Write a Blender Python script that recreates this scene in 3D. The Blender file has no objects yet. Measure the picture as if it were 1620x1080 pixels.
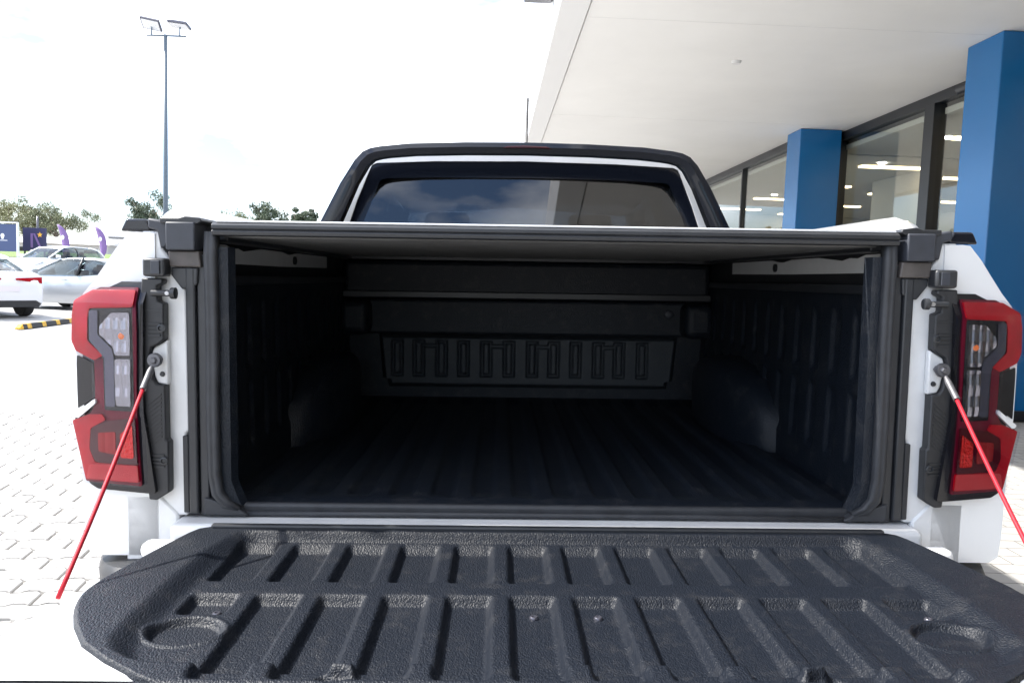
import bpy, bmesh, math, random
from mathutils import Vector, Matrix, Euler

random.seed(7)
scene = bpy.context.scene
COL = scene.collection
R = math.radians

# ------------------------------------------------------------------ camera
CAM_Z = 1.32
cam_data = bpy.data.cameras.new("camera")
cam_data.sensor_width = 36.0
cam_data.lens = 36.0 * 1230.0 / 1620.0
cam_data.clip_start = 0.05
cam_data.clip_end = 6000
cam = bpy.data.objects.new("camera", cam_data)
COL.objects.link(cam)
PITCH, ROLL = 0.081, 0.036
fwd = Vector((0, math.cos(PITCH), -math.sin(PITCH)))
r0 = Vector((1, 0, 0))
u0 = r0.cross(fwd)
rv = r0 * math.cos(ROLL) + u0 * math.sin(ROLL)
uv = -r0 * math.sin(ROLL) + u0 * math.cos(ROLL)
M = Matrix((rv, uv, -fwd)).transposed().to_4x4()
M.translation = Vector((0, 0, CAM_Z))
cam.matrix_world = M
scene.camera = cam

# ------------------------------------------------------------------ sky, sun, exposure
SUN_AZ, SUN_EL = R(-84), R(48)      # azimuth from +Y towards +X
world = bpy.data.worlds.new("World")
scene.world = world
world.use_nodes = True
wn = world.node_tree
bg = wn.nodes["Background"]
sky = wn.nodes.new("ShaderNodeTexSky")
sky.sky_type = 'NISHITA'
sky.sun_disc = False
sky.sun_elevation = SUN_EL
sky.sun_rotation = SUN_AZ
sky.air_density = 1.0
sky.dust_density = 2.0
sky.ozone_density = 6.0
# thin broken cloud mixed into the sky
tc = wn.nodes.new("ShaderNodeTexCoord")
mp = wn.nodes.new("ShaderNodeMapping"); mp.inputs['Scale'].default_value = (1, 1, 2.6); mp.inputs['Location'].default_value = (3.1, 2.2, .9)
cn = wn.nodes.new("ShaderNodeTexNoise"); cn.inputs['Scale'].default_value = 2.2
cn.inputs['Detail'].default_value = 7; cn.inputs['Roughness'].default_value = .55
cr = wn.nodes.new("ShaderNodeValToRGB")
cr.color_ramp.elements[0].position = .43; cr.color_ramp.elements[1].position = .63
cmix = wn.nodes.new("ShaderNodeMixRGB")
cmix.inputs['Color2'].default_value = (10, 10.2, 10.6, 1)
wn.links.new(tc.outputs['Generated'], mp.inputs['Vector'])
wn.links.new(mp.outputs[0], cn.inputs['Vector'])
wn.links.new(cn.outputs['Fac'], cr.inputs[0])
wn.links.new(cr.outputs[0], cmix.inputs['Fac'])
wn.links.new(sky.outputs[0], cmix.inputs['Color1'])
wn.links.new(cmix.outputs[0], bg.inputs[0])
bg.inputs[1].default_value = 0.14

sun_d = bpy.data.lights.new("sun", 'SUN')
sun_d.energy = 4.5
sun_d.angle = R(1.0)
sun_d.color = (1.0, 0.955, 0.88)
sun = bpy.data.objects.new("sun", sun_d)
COL.objects.link(sun)
sdir = Vector((math.sin(SUN_AZ) * math.cos(SUN_EL), math.cos(SUN_AZ) * math.cos(SUN_EL), math.sin(SUN_EL)))
sun.rotation_euler = sdir.to_track_quat('Z', 'Y').to_euler()
sun.location = (-10, 12, 20)

vs = scene.view_settings
vs.view_transform = 'Standard'
vs.look = 'None'
vs.gamma = 1
vs.exposure = 1.38
vs.use_curve_mapping = False
scene.cycles.max_bounces = 7
scene.cycles.transparent_max_bounces = 12
scene.cycles.caustics_reflective = False
scene.cycles.caustics_refractive = False

# ------------------------------------------------------------------ materials
def nd(nt, t, **kw):
    n = nt.nodes.new(t)
    for k, v in kw.items():
        n.inputs[k].default_value = v
    return n

def mat(name, col, rough=.5, metal=0., spec=.5, coat=0., var=0., vscale=6., bump=0., bscale=40., bdist=.002, detail=4., trans=0.):
    m = bpy.data.materials.new(name)
    m.use_nodes = True
    nt = m.node_tree
    p = nt.nodes["Principled BSDF"]
    p.inputs['Base Color'].default_value = (*col, 1)
    p.inputs['Roughness'].default_value = rough
    p.inputs['Metallic'].default_value = metal
    p.inputs['Specular IOR Level'].default_value = spec
    p.inputs['Coat Weight'].default_value = coat
    p.inputs['Coat Roughness'].default_value = .05
    p.inputs['Transmission Weight'].default_value = trans
    t = nt.nodes.new("ShaderNodeTexCoord")
    if var:
        n = nd(nt, "ShaderNodeTexNoise", Scale=vscale, Detail=6., Roughness=.6)
        nt.links.new(t.outputs['Object'], n.inputs['Vector'])
        rp = nt.nodes.new("ShaderNodeMapRange")
        rp.inputs[1].default_value = .3; rp.inputs[2].default_value = .7
        rp.inputs[3].default_value = 1 - var; rp.inputs[4].default_value = 1 + var
        nt.links.new(n.outputs['Fac'], rp.inputs[0])
        mx = nt.nodes.new("ShaderNodeMixRGB"); mx.blend_type = 'MULTIPLY'; mx.inputs[0].default_value = 1
        mx.inputs[1].default_value = (*col, 1)
        nt.links.new(rp.outputs[0], mx.inputs[2])
        nt.links.new(mx.outputs[0], p.inputs['Base Color'])
        rr = nt.nodes.new("ShaderNodeMapRange")
        rr.inputs[3].default_value = max(.02, rough - .08); rr.inputs[4].default_value = min(1, rough + .12)
        nt.links.new(n.outputs['Fac'], rr.inputs[0])
        nt.links.new(rr.outputs[0], p.inputs['Roughness'])
    if bump:
        n2 = nd(nt, "ShaderNodeTexNoise", Scale=bscale, Detail=detail, Roughness=.55)
        nt.links.new(t.outputs['Object'], n2.inputs['Vector'])
        b = nd(nt, "ShaderNodeBump", Strength=bump, Distance=bdist)
        nt.links.new(n2.outputs['Fac'], b.inputs['Height'])
        nt.links.new(b.outputs[0], p.inputs['Normal'])
    return m

def glass_mat(name, tint, ior=1.5, rough=0.0):
    m = bpy.data.materials.new(name); m.use_nodes = True
    nt = m.node_tree; nt.nodes.clear()
    o = nt.nodes.new("ShaderNodeOutputMaterial")
    mx = nt.nodes.new("ShaderNodeMixShader")
    tr = nt.nodes.new("ShaderNodeBsdfTransparent"); tr.inputs[0].default_value = (*tint, 1)
    gl = nt.nodes.new("ShaderNodeBsdfGlossy"); gl.inputs['Roughness'].default_value = rough
    fr = nt.nodes.new("ShaderNodeFresnel")
    ge = nt.nodes.new("ShaderNodeNewGeometry")
    mr = nt.nodes.new("ShaderNodeMapRange")      # same reflectance on both faces of the thin pane
    mr.inputs[3].default_value = ior; mr.inputs[4].default_value = 1.0 / ior
    nt.links.new(ge.outputs['Backfacing'], mr.inputs[0]); nt.links.new(mr.outputs[0], fr.inputs[0])
    nt.links.new(fr.outputs[0], mx.inputs[0]); nt.links.new(tr.outputs[0], mx.inputs[1])
    nt.links.new(gl.outputs[0], mx.inputs[2]); nt.links.new(mx.outputs[0], o.inputs[0])
    return m

def emit_mat(name, col, s):
    m = bpy.data.materials.new(name); m.use_nodes = True
    nt = m.node_tree; nt.nodes.clear()
    o = nt.nodes.new("ShaderNodeOutputMaterial")
    e = nt.nodes.new("ShaderNodeEmission"); e.inputs[0].default_value = (*col, 1); e.inputs[1].default_value = s
    nt.links.new(e.outputs[0], o.inputs[0])
    return m

def liner_mat(name, base, gscale, gdist, rough=.5, dust=.5, spec=.5):
    """grained black moulded plastic with scuffs and dust"""
    m = bpy.data.materials.new(name); m.use_nodes = True
    nt = m.node_tree; p = nt.nodes["Principled BSDF"]
    t = nt.nodes.new("ShaderNodeTexCoord")
    mpn = nt.nodes.new("ShaderNodeMapping"); mpn.inputs['Scale'].default_value = (1.25, .75, 1)
    nt.links.new(t.outputs['Object'], mpn.inputs[0])
    nw = nd(nt, "ShaderNodeTexNoise", Scale=gscale * .35, Detail=2.)
    nt.links.new(mpn.outputs[0], nw.inputs['Vector'])
    wv = nt.nodes.new("ShaderNodeMixRGB"); wv.blend_type = 'ADD'; wv.inputs[0].default_value = .006
    nt.links.new(mpn.outputs[0], wv.inputs[1]); nt.links.new(nw.outputs['Color'], wv.inputs[2])
    v = nt.nodes.new("ShaderNodeTexVoronoi"); v.feature = 'SMOOTH_F1'; v.inputs['Scale'].default_value = gscale
    v.inputs['Smoothness'].default_value = .5
    nt.links.new(wv.outputs[0], v.inputs['Vector'])
    b = nd(nt, "ShaderNodeBump", Strength=1.0, Distance=gdist); b.invert = True
    nt.links.new(v.outputs['Distance'], b.inputs['Height'])
    nt.links.new(b.outputs[0], p.inputs['Normal'])
    # dust / scuffing
    n = nd(nt, "ShaderNodeTexNoise", Scale=22., Detail=9., Roughness=.75)
    nt.links.new(t.outputs['Object'], n.inputs['Vector'])
    rp = nt.nodes.new("ShaderNodeMapRange"); rp.inputs[1].default_value = .52; rp.inputs[2].default_value = .78
    rp.inputs[3].default_value = 0; rp.inputs[4].default_value = dust
    nt.links.new(n.outputs['Fac'], rp.inputs[0])
    mp2 = nt.nodes.new("ShaderNodeMapping"); mp2.inputs['Scale'].default_value = (55, 7, 7); mp2.inputs['Rotation'].default_value = (0, 0, .5)
    nt.links.new(t.outputs['Object'], mp2.inputs[0])
    n3 = nd(nt, "ShaderNodeTexNoise", Scale=1.5, Detail=5., Roughness=.6)
    nt.links.new(mp2.outputs[0], n3.inputs['Vector'])
    rp3 = nt.nodes.new("ShaderNodeMapRange"); rp3.inputs[1].default_value = .68; rp3.inputs[2].default_value = .8
    rp3.inputs[3].default_value = 0; rp3.inputs[4].default_value = dust * .6
    nt.links.new(n3.outputs['Fac'], rp3.inputs[0])
    ad = nt.nodes.new("ShaderNodeMath"); ad.operation = 'MAXIMUM'
    nt.links.new(rp.outputs[0], ad.inputs[0]); nt.links.new(rp3.outputs[0], ad.inputs[1])
    mx = nt.nodes.new("ShaderNodeMixRGB")
    mx.inputs[1].default_value = (*base, 1); mx.inputs[2].default_value = (.11, .105, .10, 1)
    nt.links.new(ad.outputs[0], mx.inputs[0])
    nt.links.new(mx.outputs[0], p.inputs['Base Color'])
    p.inputs['Roughness'].default_value = rough
    p.inputs['Specular IOR Level'].default_value = spec
    return m

MT = {}
MT['white'] = mat('white_paint', (.74, .75, .76), .28, coat=.8, var=.03, vscale=4)
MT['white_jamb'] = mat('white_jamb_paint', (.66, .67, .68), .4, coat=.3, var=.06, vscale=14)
MT['black_gloss'] = mat('black_gloss', (.007, .009, .015), .12, spec=.35, coat=.1)
MT['black_plastic'] = mat('black_plastic', (.018, .019, .022), .48, var=.25, vscale=12, bump=.25, bscale=500, bdist=.0008)
MT['black_trim'] = mat('black_trim', (.022, .024, .028), .38, var=.2, vscale=20)
MT['bracket'] = mat('bracket_plastic', (.035, .039, .05), .5, var=.15, vscale=30)
MT['rubber'] = mat('rubber_seal', (.03, .032, .037), .55, var=.3, vscale=25, bump=.3, bscale=180, bdist=.001)
MT['liner'] = liner_mat('tailgate_liner_plastic', (.0045, .0068, .012), 330, .0011, .5, .16, .28)
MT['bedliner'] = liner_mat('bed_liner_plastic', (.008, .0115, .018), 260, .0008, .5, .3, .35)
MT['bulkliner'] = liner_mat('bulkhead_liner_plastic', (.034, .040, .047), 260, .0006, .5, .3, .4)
MT['shutter'] = mat('shutter_aluminium_black', (.03, .032, .037), .36, metal=.2, var=.15, vscale=15)
MT['shutter_under'] = mat('shutter_slat_grey', (.14, .14, .14), .5, metal=.3, var=.15, vscale=8)
MT['silver'] = mat('silver_metal', (.55, .56, .58), .3, metal=1.)
MT['zinc'] = mat('zinc_steel', (.42, .42, .43), .38, metal=.9, var=.2, vscale=60)
MT['steel_dark'] = mat('dark_steel', (.13, .13, .14), .5, metal=.6, var=.25, vscale=60)
MT['red_cable'] = mat('red_cable_sheath', (.42, .012, .025), .55, spec=.3, bump=.5, bscale=300, bdist=.0006)
MT['lens_red'] = mat('red_lens', (.33, .002, .010), .12, spec=.3, coat=.1, var=.12, vscale=40)
MT['lens_dark'] = mat('dark_red_lens', (.05, .002, .006), .08, spec=.4, coat=.1)
MT['lens_inner'] = mat('red_lamp_reflector', (.55, .008, .006), .2, metal=.5, bump=1., bscale=160, bdist=.004, detail=1.)
MT['lens_deep'] = mat('deep_red_lens', (.10, .003, .014), .25, spec=.25)
MT['lens_mid'] = mat('dim_red_reflector', (.26, .006, .008), .25, metal=.3)
MT['lens_reflex'] = mat('reflex_red', (.42, .006, .012), .3, spec=.4, bump=.8, bscale=900, bdist=.001, detail=0.)
MT['bezel'] = mat('lamp_bezel_grey', (.10, .10, .13), .22, metal=.7)
MT['smoke'] = mat('smoked_lens', (.008, .008, .011), .06, spec=.45)
MT['chrome'] = mat('lamp_chrome', (.28, .28, .31), .12, metal=1., bump=0., bscale=90, bdist=.004, detail=2.)
MT['lampgrey'] = mat('lamp_bezel', (.09, .09, .11), .3, metal=.6)
MT['amber'] = mat('amber_bulb', (.75, .16, .02), .2, coat=.8)
MT['clear'] = glass_mat('clear_lens', (.93, .93, .95), 1.28)
MT['tint'] = glass_mat('tinted_glass', (.10, .12, .14), 1.95)
MT['carglass'] = glass_mat('car_window_glass', (.38, .44, .46), 1.55)
MT['shopglass'] = glass_mat('shopfront_glass', (.92, .94, .93), 1.6)
MT['tyre'] = mat('tyre_rubber', (.02, .02, .02), .8)
MT['rim'] = mat('alloy_rim', (.4, .4, .42), .3, metal=.8)
MT['seat'] = mat('seat_fabric', (.03, .03, .032), .8)
MT['decal'] = mat('white_decal', (.75, .76, .78), .5)

# ------------------------------------------------------------------ mesh helpers
class MB:
    def __init__(self):
        self.v = []; self.f = []
    def add(self, vs, fs):
        o = len(self.v)
        self.v += [tuple(p) for p in vs]
        self.f += [tuple(i + o for i in f) for f in fs]
        return self
    def box(self, x0, x1, y0, y1, z0, z1):
        v = [(x, y, z) for x in (x0, x1) for y in (y0, y1) for z in (z0, z1)]
        return self.add(v, [(0, 1, 3, 2), (4, 6, 7, 5), (0, 4, 5, 1), (2, 3, 7, 6), (0, 2, 6, 4), (1, 5, 7, 3)])
    def prism(self, poly, axis, a, b):
        """polygon of 2-D points extruded along an axis: x->(y,z) y->(x,z) z->(x,y)"""
        def P(p, t):
            return {'x': (t, p[0], p[1]), 'y': (p[0], t, p[1]), 'z': (p[0], p[1], t)}[axis]
        n = len(poly)
        v = [P(p, a) for p in poly] + [P(p, b) for p in poly]
        return self.add(v, [tuple(range(n)), tuple(range(2 * n - 1, n - 1, -1))] + [(i, (i + 1) % n, n + (i + 1) % n, n + i) for i in range(n)])
    def loft(self, secs, cap=True, closed=True):
        n = len(secs[0]); v = [p for s in secs for p in s]; f = []
        for k in range(len(secs) - 1):
            for i in range(n if closed else n - 1):
                j = (i + 1) % n
                f.append((k * n + i, k * n + j, (k + 1) * n + j, (k + 1) * n + i))
        if cap and closed:
            f.append(tuple(range(n))); f.append(tuple(range(len(v) - 1, len(v) - n - 1, -1)))
        return self.add(v, f)
    def tube(self, path, r, seg=10):
        path = [Vector(p) for p in path]; secs = []
        rr = r if isinstance(r, (list, tuple)) else [r] * len(path)
        up = Vector((0, 0, 1))
        for i, p in enumerate(path):
            d = (path[min(i + 1, len(path) - 1)] - path[max(i - 1, 0)]).normalized()
            a = d.cross(up if abs(d.dot(up)) < .95 else Vector((1, 0, 0))).normalized(); b = d.cross(a)
            secs.append([p + (a * math.cos(2 * math.pi * k / seg) + b * math.sin(2 * math.pi * k / seg)) * rr[i] for k in range(seg)])
        return self.loft(secs)
    def lathe(self, prof, axis='y', c=(0, 0, 0), seg=24):
        secs = []
        for k in range(len(prof)):
            r, t = prof[k]; ring = []
            for i in range(seg):
                a = 2 * math.pi * i / seg; p, q = r * math.cos(a), r * math.sin(a)
                ring.append({'y': (c[0] + p, c[1] + t, c[2] + q), 'x': (c[0] + t, c[1] + p, c[2] + q), 'z': (c[0] + p, c[1] + q, c[2] + t)}[axis])
            secs.append(ring)
        return self.loft(secs)
    def grid(self, fn, nu, nv):
        v = [fn(i / nu, j / nv) for j in range(nv + 1) for i in range(nu + 1)]
        w = nu + 1
        return self.add(v, [(j * w + i, j * w + i + 1, (j + 1) * w + i + 1, (j + 1) * w + i) for j in range(nv) for i in range(nu)])
    def mirror_x(self):
        m = MB(); m.v = [(-x, y, z) for x, y, z in self.v]; m.f = [tuple(reversed(f)) for f in self.f]
        return m
    def build(self, name, material, parent=None, smooth=0, bevel=0, seg=2, solid=0, recalc=True):
        me = bpy.data.meshes.new(name)
        me.from_pydata(self.v, [], self.f)
        if recalc:
            bm = bmesh.new(); bm.from_mesh(me)
            bmesh.ops.recalc_face_normals(bm, faces=bm.faces)
            bm.to_mesh(me); bm.free()
        me.materials.append(material if not isinstance(material, str) else MT[material])
        if smooth:
            me.polygons.foreach_set('use_smooth', [True] * len(me.polygons))
            if smooth != 1:
                me.set_sharp_from_angle(angle=R(smooth))
        o = bpy.data.objects.new(name, me)
        COL.objects.link(o)
        if parent: o.parent = parent
        if solid:
            s = o.modifiers.new('solid', 'SOLIDIFY'); s.thickness = solid; s.offset = -1
        if bevel:
            b = o.modifiers.new('bevel', 'BEVEL'); b.width = bevel; b.segments = seg; b.limit_method = 'ANGLE'; b.angle_limit = R(35)
        return o

def tag(o, label, cat, group=None):
    o['label'] = label; o['category'] = cat
    if group: o['group'] = group
    return o

def empty(name, loc=(0, 0, 0), rot=(0, 0, 0)):
    o = bpy.data.objects.new(name, None); o.empty_display_size = .2
    o.location = loc; o.rotation_euler = rot
    COL.objects.link(o)
    return o

def struct(o):
    o['kind'] = 'structure'; return o

def sstep(a, b, x):
    t = min(1, max(0, (x - a) / (b - a))); return t * t * (3 - 2 * t)

def lerp_tab(tab, x):
    if x <= tab[0][0]: return tab[0][1]
    for (a, p), (b, q) in zip(tab, tab[1:]):
        if x <= b: return p + (q - p) * (x - a) / (b - a)
    return tab[-1][1]

# ================================================================== GROUND
def paving_mat():
    m = bpy.data.materials.new('paving'); m.use_nodes = True
    nt = m.node_tree; p = nt.nodes["Principled BSDF"]
    t = nt.nodes.new("ShaderNodeTexCoord")
    br = nt.nodes.new("ShaderNodeTexBrick")
    br.inputs['Scale'].default_value = 1; br.inputs['Brick Width'].default_value = .24
    br.inputs['Row Height'].default_value = .125; br.inputs['Mortar Size'].default_value = .004
    br.inputs['Color1'].default_value = (.40, .39, .37, 1); br.inputs['Color2'].default_value = (.34, .33, .315, 1)
    br.inputs['Mortar'].default_value = (.12, .115, .11, 1)
    nt.links.new(t.outputs['Object'], br.inputs['Vector'])
    n = nd(nt, "ShaderNodeTexNoise", Scale=.8, Detail=8., Roughness=.65)
    nt.links.new(t.outputs['Object'], n.inputs['Vector'])
    mx = nt.nodes.new("ShaderNodeMixRGB"); mx.blend_type = 'MULTIPLY'; mx.inputs[0].default_value = .5
    nt.links.new(br.outputs['Color'], mx.inputs[1]); nt.links.new(n.outputs['Fac'], mx.inputs[2])
    g = nt.nodes.new("ShaderNodeGamma"); g.inputs[1].default_value = .8
    nt.links.new(mx.outputs[0], g.inputs[0])
    nt.links.new(g.outputs[0], p.inputs['Base Color'])
    p.inputs['Roughness'].default_value = .75
    b = nd(nt, "ShaderNodeBump", Strength=.6, Distance=.004); b.invert = True
    nt.links.new(br.outputs['Fac'], b.inputs['Height']); nt.links.new(b.outputs[0], p.inputs['Normal'])
    return m
MT['paving'] = paving_mat()
MT['paver'] = mat('paver_concrete', (.34, .33, .315), .8, var=.18, vscale=5, bump=.4, bscale=120, bdist=.002)
MT['asphalt'] = mat('pale_asphalt', (.26, .255, .25), .85, var=.2, vscale=1.5, bump=.4, bscale=60, bdist=.004)
MT['grass'] = mat('grass', (.13, .19, .05), .9, var=.35, vscale=2.5, bump=.8, bscale=30, bdist=.05)
MT['concrete'] = mat('concrete', (.42, .41, .39), .8, var=.15, vscale=3)

# terrain: forecourt level, then rising to the display yard and the grass bank
PROF = [(-60, 0), (24, 0), (31, .5), (36.2, .5), (36.25, 1.2), (50, 1.5), (58, 2.0), (80, 2.2), (300, 4), (3000, 20)]
mb = MB()
xs = [-2500, -400, -80, -40, -12, 40, 400, 2500]
ys = [p[0] for p in PROF]
for j, y in enumerate(ys):
    for x in xs: mb.v.append((x, y, PROF[j][1]))
w = len(xs)
for j in range(len(ys) - 1):
    for i in range(w - 1):
        mb.f.append((j * w + i, j * w + i + 1, (j + 1) * w + i + 1, (j + 1) * w + i))
ground = struct(mb.build('ground', 'paving'))

# interlocking pavers near the camera, each its own piece
wave = [(0, 0), (.032, 0), (.052, .016), (.088, .016), (.108, 0)]
PW, PH, PG = .24, .125, .0055
top = [(x * 120 / 108, y) for x, y in wave] + [(.12 + x * 120 / 108, y) for x, y in wave[1:]]
poly = [(x + (PG if i == 0 else (-PG if i == len(top) - 1 else 0)), y + PG) for i, (x, y) in enumerate(top)]
poly += [(x + (PG if i == 0 else (-PG if i == len(top) - 1 else 0)), y + PH - PG) for i, (x, y) in reversed(list(enumerate(top)))]
pm = MB()
n = len(poly)
cx0 = sum(p[0] for p in poly) / n; cy0 = sum(p[1] for p in poly) / n
low = [(x, y, 0.0) for x, y in poly]; mid = [(x, y, .010) for x, y in poly]
hi = [(cx0 + (x - cx0) * .965, cy0 + (y - cy0) * .945, .014) for x, y in poly]
pm.loft([low, mid, hi], cap=False); pm.f.append(tuple(range(2 * n, 3 * n)))
proto = pm.build('paver', 'paver', ground)
cnt = 0; first = True; PA = R(9)
for r_ in range(-10, 80):
    for c_ in range(-40, 20):
        lx = c_ * PW + (PW / 2 if r_ % 2 else 0); ly = r_ * PH
        X = -2.2 + lx * math.cos(PA) - ly * math.sin(PA); Y = 2.3 + lx * math.sin(PA) + ly * math.cos(PA)
        if not (2.3 < Y < 6.6 and -.71 * Y - .15 < X < -.71 * Y + .85 + (Y - 2.3) * .14): continue
        if X > -1.15: continue
        cnt += 1
        if cnt > 300: continue
        o = proto if first else proto.copy()
        if not first:
            COL.objects.link(o); o.parent = ground
        first = False
        o.location = (X, Y, random.uniform(-.0015, .0015))
        o.rotation_euler = (random.gauss(0, .004), random.gauss(0, .004), PA)
print('pavers', cnt)

# yard surface, retaining kerb and grass bank lie on the terrain
def sheet(name, m, x0, x1, y0, y1, dz, nx=2, ny=8):
    b = MB(); b.grid(lambda u, v: (x0 + (x1 - x0) * u, y0 + (y1 - y0) * v, lerp_tab(PROF, y0 + (y1 - y0) * v) + dz), nx, ny)
    return struct(b.build(name, m))
sheet('car_park', 'asphalt', -70, -2, 19.0, 36.1, .006, 2, 40)
sheet('grass_bank', 'grass', -80, -20, 50.2, 60, .02, 2, 20)
kb = MB(); kb.box(-60, -22.4, 36.0, 36.24, .3, 1.28)
kw = kb.build('retaining_wall', 'concrete', bevel=.03); tag(kw, 'low grey concrete retaining wall beside the white hatchback', 'wall')

# ================================================================== BUILDING WITH CANOPY
BY = .027
bld = empty('dealership_building', (0, 0, 0), (0, 0, BY))
tag(bld, 'showroom building with white overhanging canopy, blue columns and glass front', 'building')
MT['soffit'] = mat('white_soffit', (.74, .735, .72), .55, var=.04, vscale=.7, bump=.25, bscale=1.1, bdist=.05)
MT['fascia'] = mat('white_fascia', (.64, .64, .64), .45)
MT['blue'] = mat('blue_cladding', (.004, .13, .36), .24, coat=0.)
MT['frame'] = mat('black_window_frame', (.012, .014, .018), .4)
MT['wall_in'] = mat('showroom_wall', (.5, .49, .44), .8)
MT['ceil_in'] = mat('showroom_ceiling', (.62, .61, .56), .8)
MT['floor_in'] = mat('showroom_floor', (.32, .31, .29), .25)
MT['lamp_warm'] = emit_mat('warm_strip_light', (1, .76, .45), 4.5)
MT['lamp_white'] = emit_mat('downlight', (1, .95, .85), 14)
ZS = 4.0
CX0, CX1 = .555, .86
b = MB(); b.box(CX1, 14, -14, 26, ZS, ZS + .25); b.build('canopy_soffit', 'soffit', bld)
b = MB(); b.box(CX0, CX1 - .012, -14.05, 26.05, ZS - .03, ZS + .95); b.build('canopy_fascia', 'fascia', bld, bevel=.012)
b = MB(); b.box(CX0 - .32, CX0 - .002, 8.55, 8.95, ZS + .38, ZS + .62); b.build('floodlight', 'lampgrey', bld, bevel=.02)
# small fittings on the soffit
b = MB(); b.lathe([(.001, -.03), (.05, -.03), (.06, 0)], 'z', (2.82, 9.48, ZS)); b.build('soffit_fitting', 'fascia', bld, smooth=40)
b = MB(); b.tube([(5.72, 9.75, 3.86), (5.72, 8.5, 3.86)], .07, 14); b.build('security_camera', 'frame', bld, smooth=40)
for yj in (3.4, 8.15, 12.9, 17.65):
    b = MB(); b.box(CX1 + .02, 5.85, yj, yj + .006, ZS - .0015, ZS + .01); b.build('soffit_joint', 'fascia', bld)
def column(y0):
    b = MB(); b.box(5.08, 5.78, y0, y0 + .6, 0.02, ZS - .003)
    o = b.build('column', 'blue', bld, bevel=.012)
    b = MB(); b.box(5.06, 5.80, y0 - .02, y0 + .62, 0.016, .12); b.build('column_base', 'frame', o)
    return o
for y0 in (13.18, 7.98, 2.78, -2.4): column(y0)
GX = 5.92
def pane(xg, y0, y1, z0=.12, z1=3.86):
    b = MB(); b.box(xg - .006, xg + .006, y0, y1, z0, z1)
    return b.build('window_pane', 'shopglass', bld)
def bar(name, xa, xb, y0, y1, z0, z1):
    b = MB(); b.box(xa, xb, y0, y1, z0, z1); return b.build(name, 'frame', bld, bevel=.006)
bar('window_head', GX - .07, GX + .07, -14, 13.9, 3.86, ZS - .004)
bar('window_sill', GX - .07, GX + .07, -14, 13.9, .02, .12)
mull = [13.55, 10.62, 8.6, 6.0, 3.2, .4, -2.4, -5.2]
for k, y in enumerate(mull):
    wd = .24 if k in (0, 1) else .07
    bar('mullion', GX - .09, GX + .09, y - wd / 2, y + wd / 2, .121, 3.859)
for a_, b_ in zip(mull, mull[1:]):
    pane(GX, b_ + .06, a_ - .06)
# second run of glazing past the first column
GB = 5.40
bar('window_head', GB - .07, GB + .07, 13.95, 25.9, 3.86, ZS - .004)
bar('window_sill', GB - .07, GB + .07, 13.95, 25.9, .02, .12)
m2 = [14.0, 17.05, 20.1, 23.1, 25.85]
for y in m2: bar('mullion', GB - .06, GB + .06, y - .035, y + .035, .121, 3.859)
for a_, b_ in zip(m2, m2[1:]): pane(GB, a_ + .036, b_ - .036)
bar('corner_return', GB - .05, GX + .1, 13.80, 13.93, .02, ZS - .005)
# showroom interior
b = MB(); b.box(13.4, 13.6, -14, 26, 0, ZS - .004); b.build('back_wall', 'wall_in', bld)
b = MB(); b.box(GB, 13.39, 25.95, 26.1, 0, ZS - .004); b.build('end_wall', 'wall_in', bld)
b = MB(); b.box(GX, 13.39, -14.1, -13.95, 0, ZS - .004); b.build('end_wall', 'wall_in', bld)
b = MB(); b.box(GX + .06, 13.39, -13.9, 13.79, 3.72, 3.80); b.box(GB + .06, 13.39, 13.94, 25.9, 3.72, 3.80); b.build('showroom_ceiling', 'ceil_in', bld)
b = MB(); b.box(GX + .06, 13.39, -13.9, 13.79, .008, .016); b.box(GB + .06, 13.39, 13.94, 25.9, .008, .016); b.build('showroom_floor', 'floor_in', bld)
for x in (7.6, 9.8, 12.0):
    for k in range(13):
        y0 = -12.5 + k * 3.05 + (x - 7.6) * .5
        b = MB(); b.box(x - .6, x + .6, y0, y0 + .18, 3.69, 3.718); b.build('strip_light', 'lamp_warm', bld)
for (x, y) in [(7.2, 14.6), (7.0, 17.6), (7.2, 20.2), (6.9, 12.0), (8.6, 20.8), (9.0, 14)]:
    b = MB(); b.lathe([(.001, 0), (.07, 0), (.07, .02)], 'z', (x, y, 3.70)); b.build('downlight', 'lamp_white', bld)
b = MB(); b.box(8.3, 8.6, 15.0, 17.2, .017, 3.715); b.build('partition_wall', 'wall_in', bld)

# ================================================================== PICKUP TRUCK
truck = empty('pickup_truck', (.104, 1.56, 0), (0, 0, 0))
truck.rotation_mode = 'XYZ'
truck.rotation_euler = Euler((0, -.021, .018), 'XYZ')
tag(truck, 'white pickup truck seen from behind with its tailgate open and roller shutter closed', 'pickup truck')
def both(mb_, name, m, parent=None, **kw):
    """left part as given (negative x) and its mirror image on the right"""
    p = parent or truck
    return mb_.build(name, m, p, **kw), mb_.mirror_x().build(name, m, p, **kw)

# ---- tailgate
b = MB()
ol = [(-.695, -.085), (-.728, -.23), (-.755, -.39), (-.783, -.47), (-.785, -.60), (-.775, -.6285), (.775, -.6285), (.785, -.60), (.783, -.47), (.755, -.39), (.728, -.23), (.695, -.085)]
b.prism(ol, 'z', .735, .788)
tailgate = b.build('tailgate', 'white', truck, bevel=.012, seg=3, smooth=40)
W_TAB = [(-.668, .48), (-.656, .505), (-.628, .552), (-.589, .608), (-.546, .659), (-.49, .700), (-.45, .722), (-.427, .733), (-.40, .743), (-.374, .748), (-.331, .746), (-.256, .732), (-.171, .715), (-.101, .698), (-.075, .688), (-.058, .66)]
XB_TAB = [(-.60, .535), (-.583, .566), (-.56, .596), (-.53, .611), (-.46, .616), (-.33, .616), (-.20, .610), (-.11, .588), (-.09, .58)]
CHX = [.004 + s * (.0505 + .101 * k) for k in range(6) for s in (-1, 1)]
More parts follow.
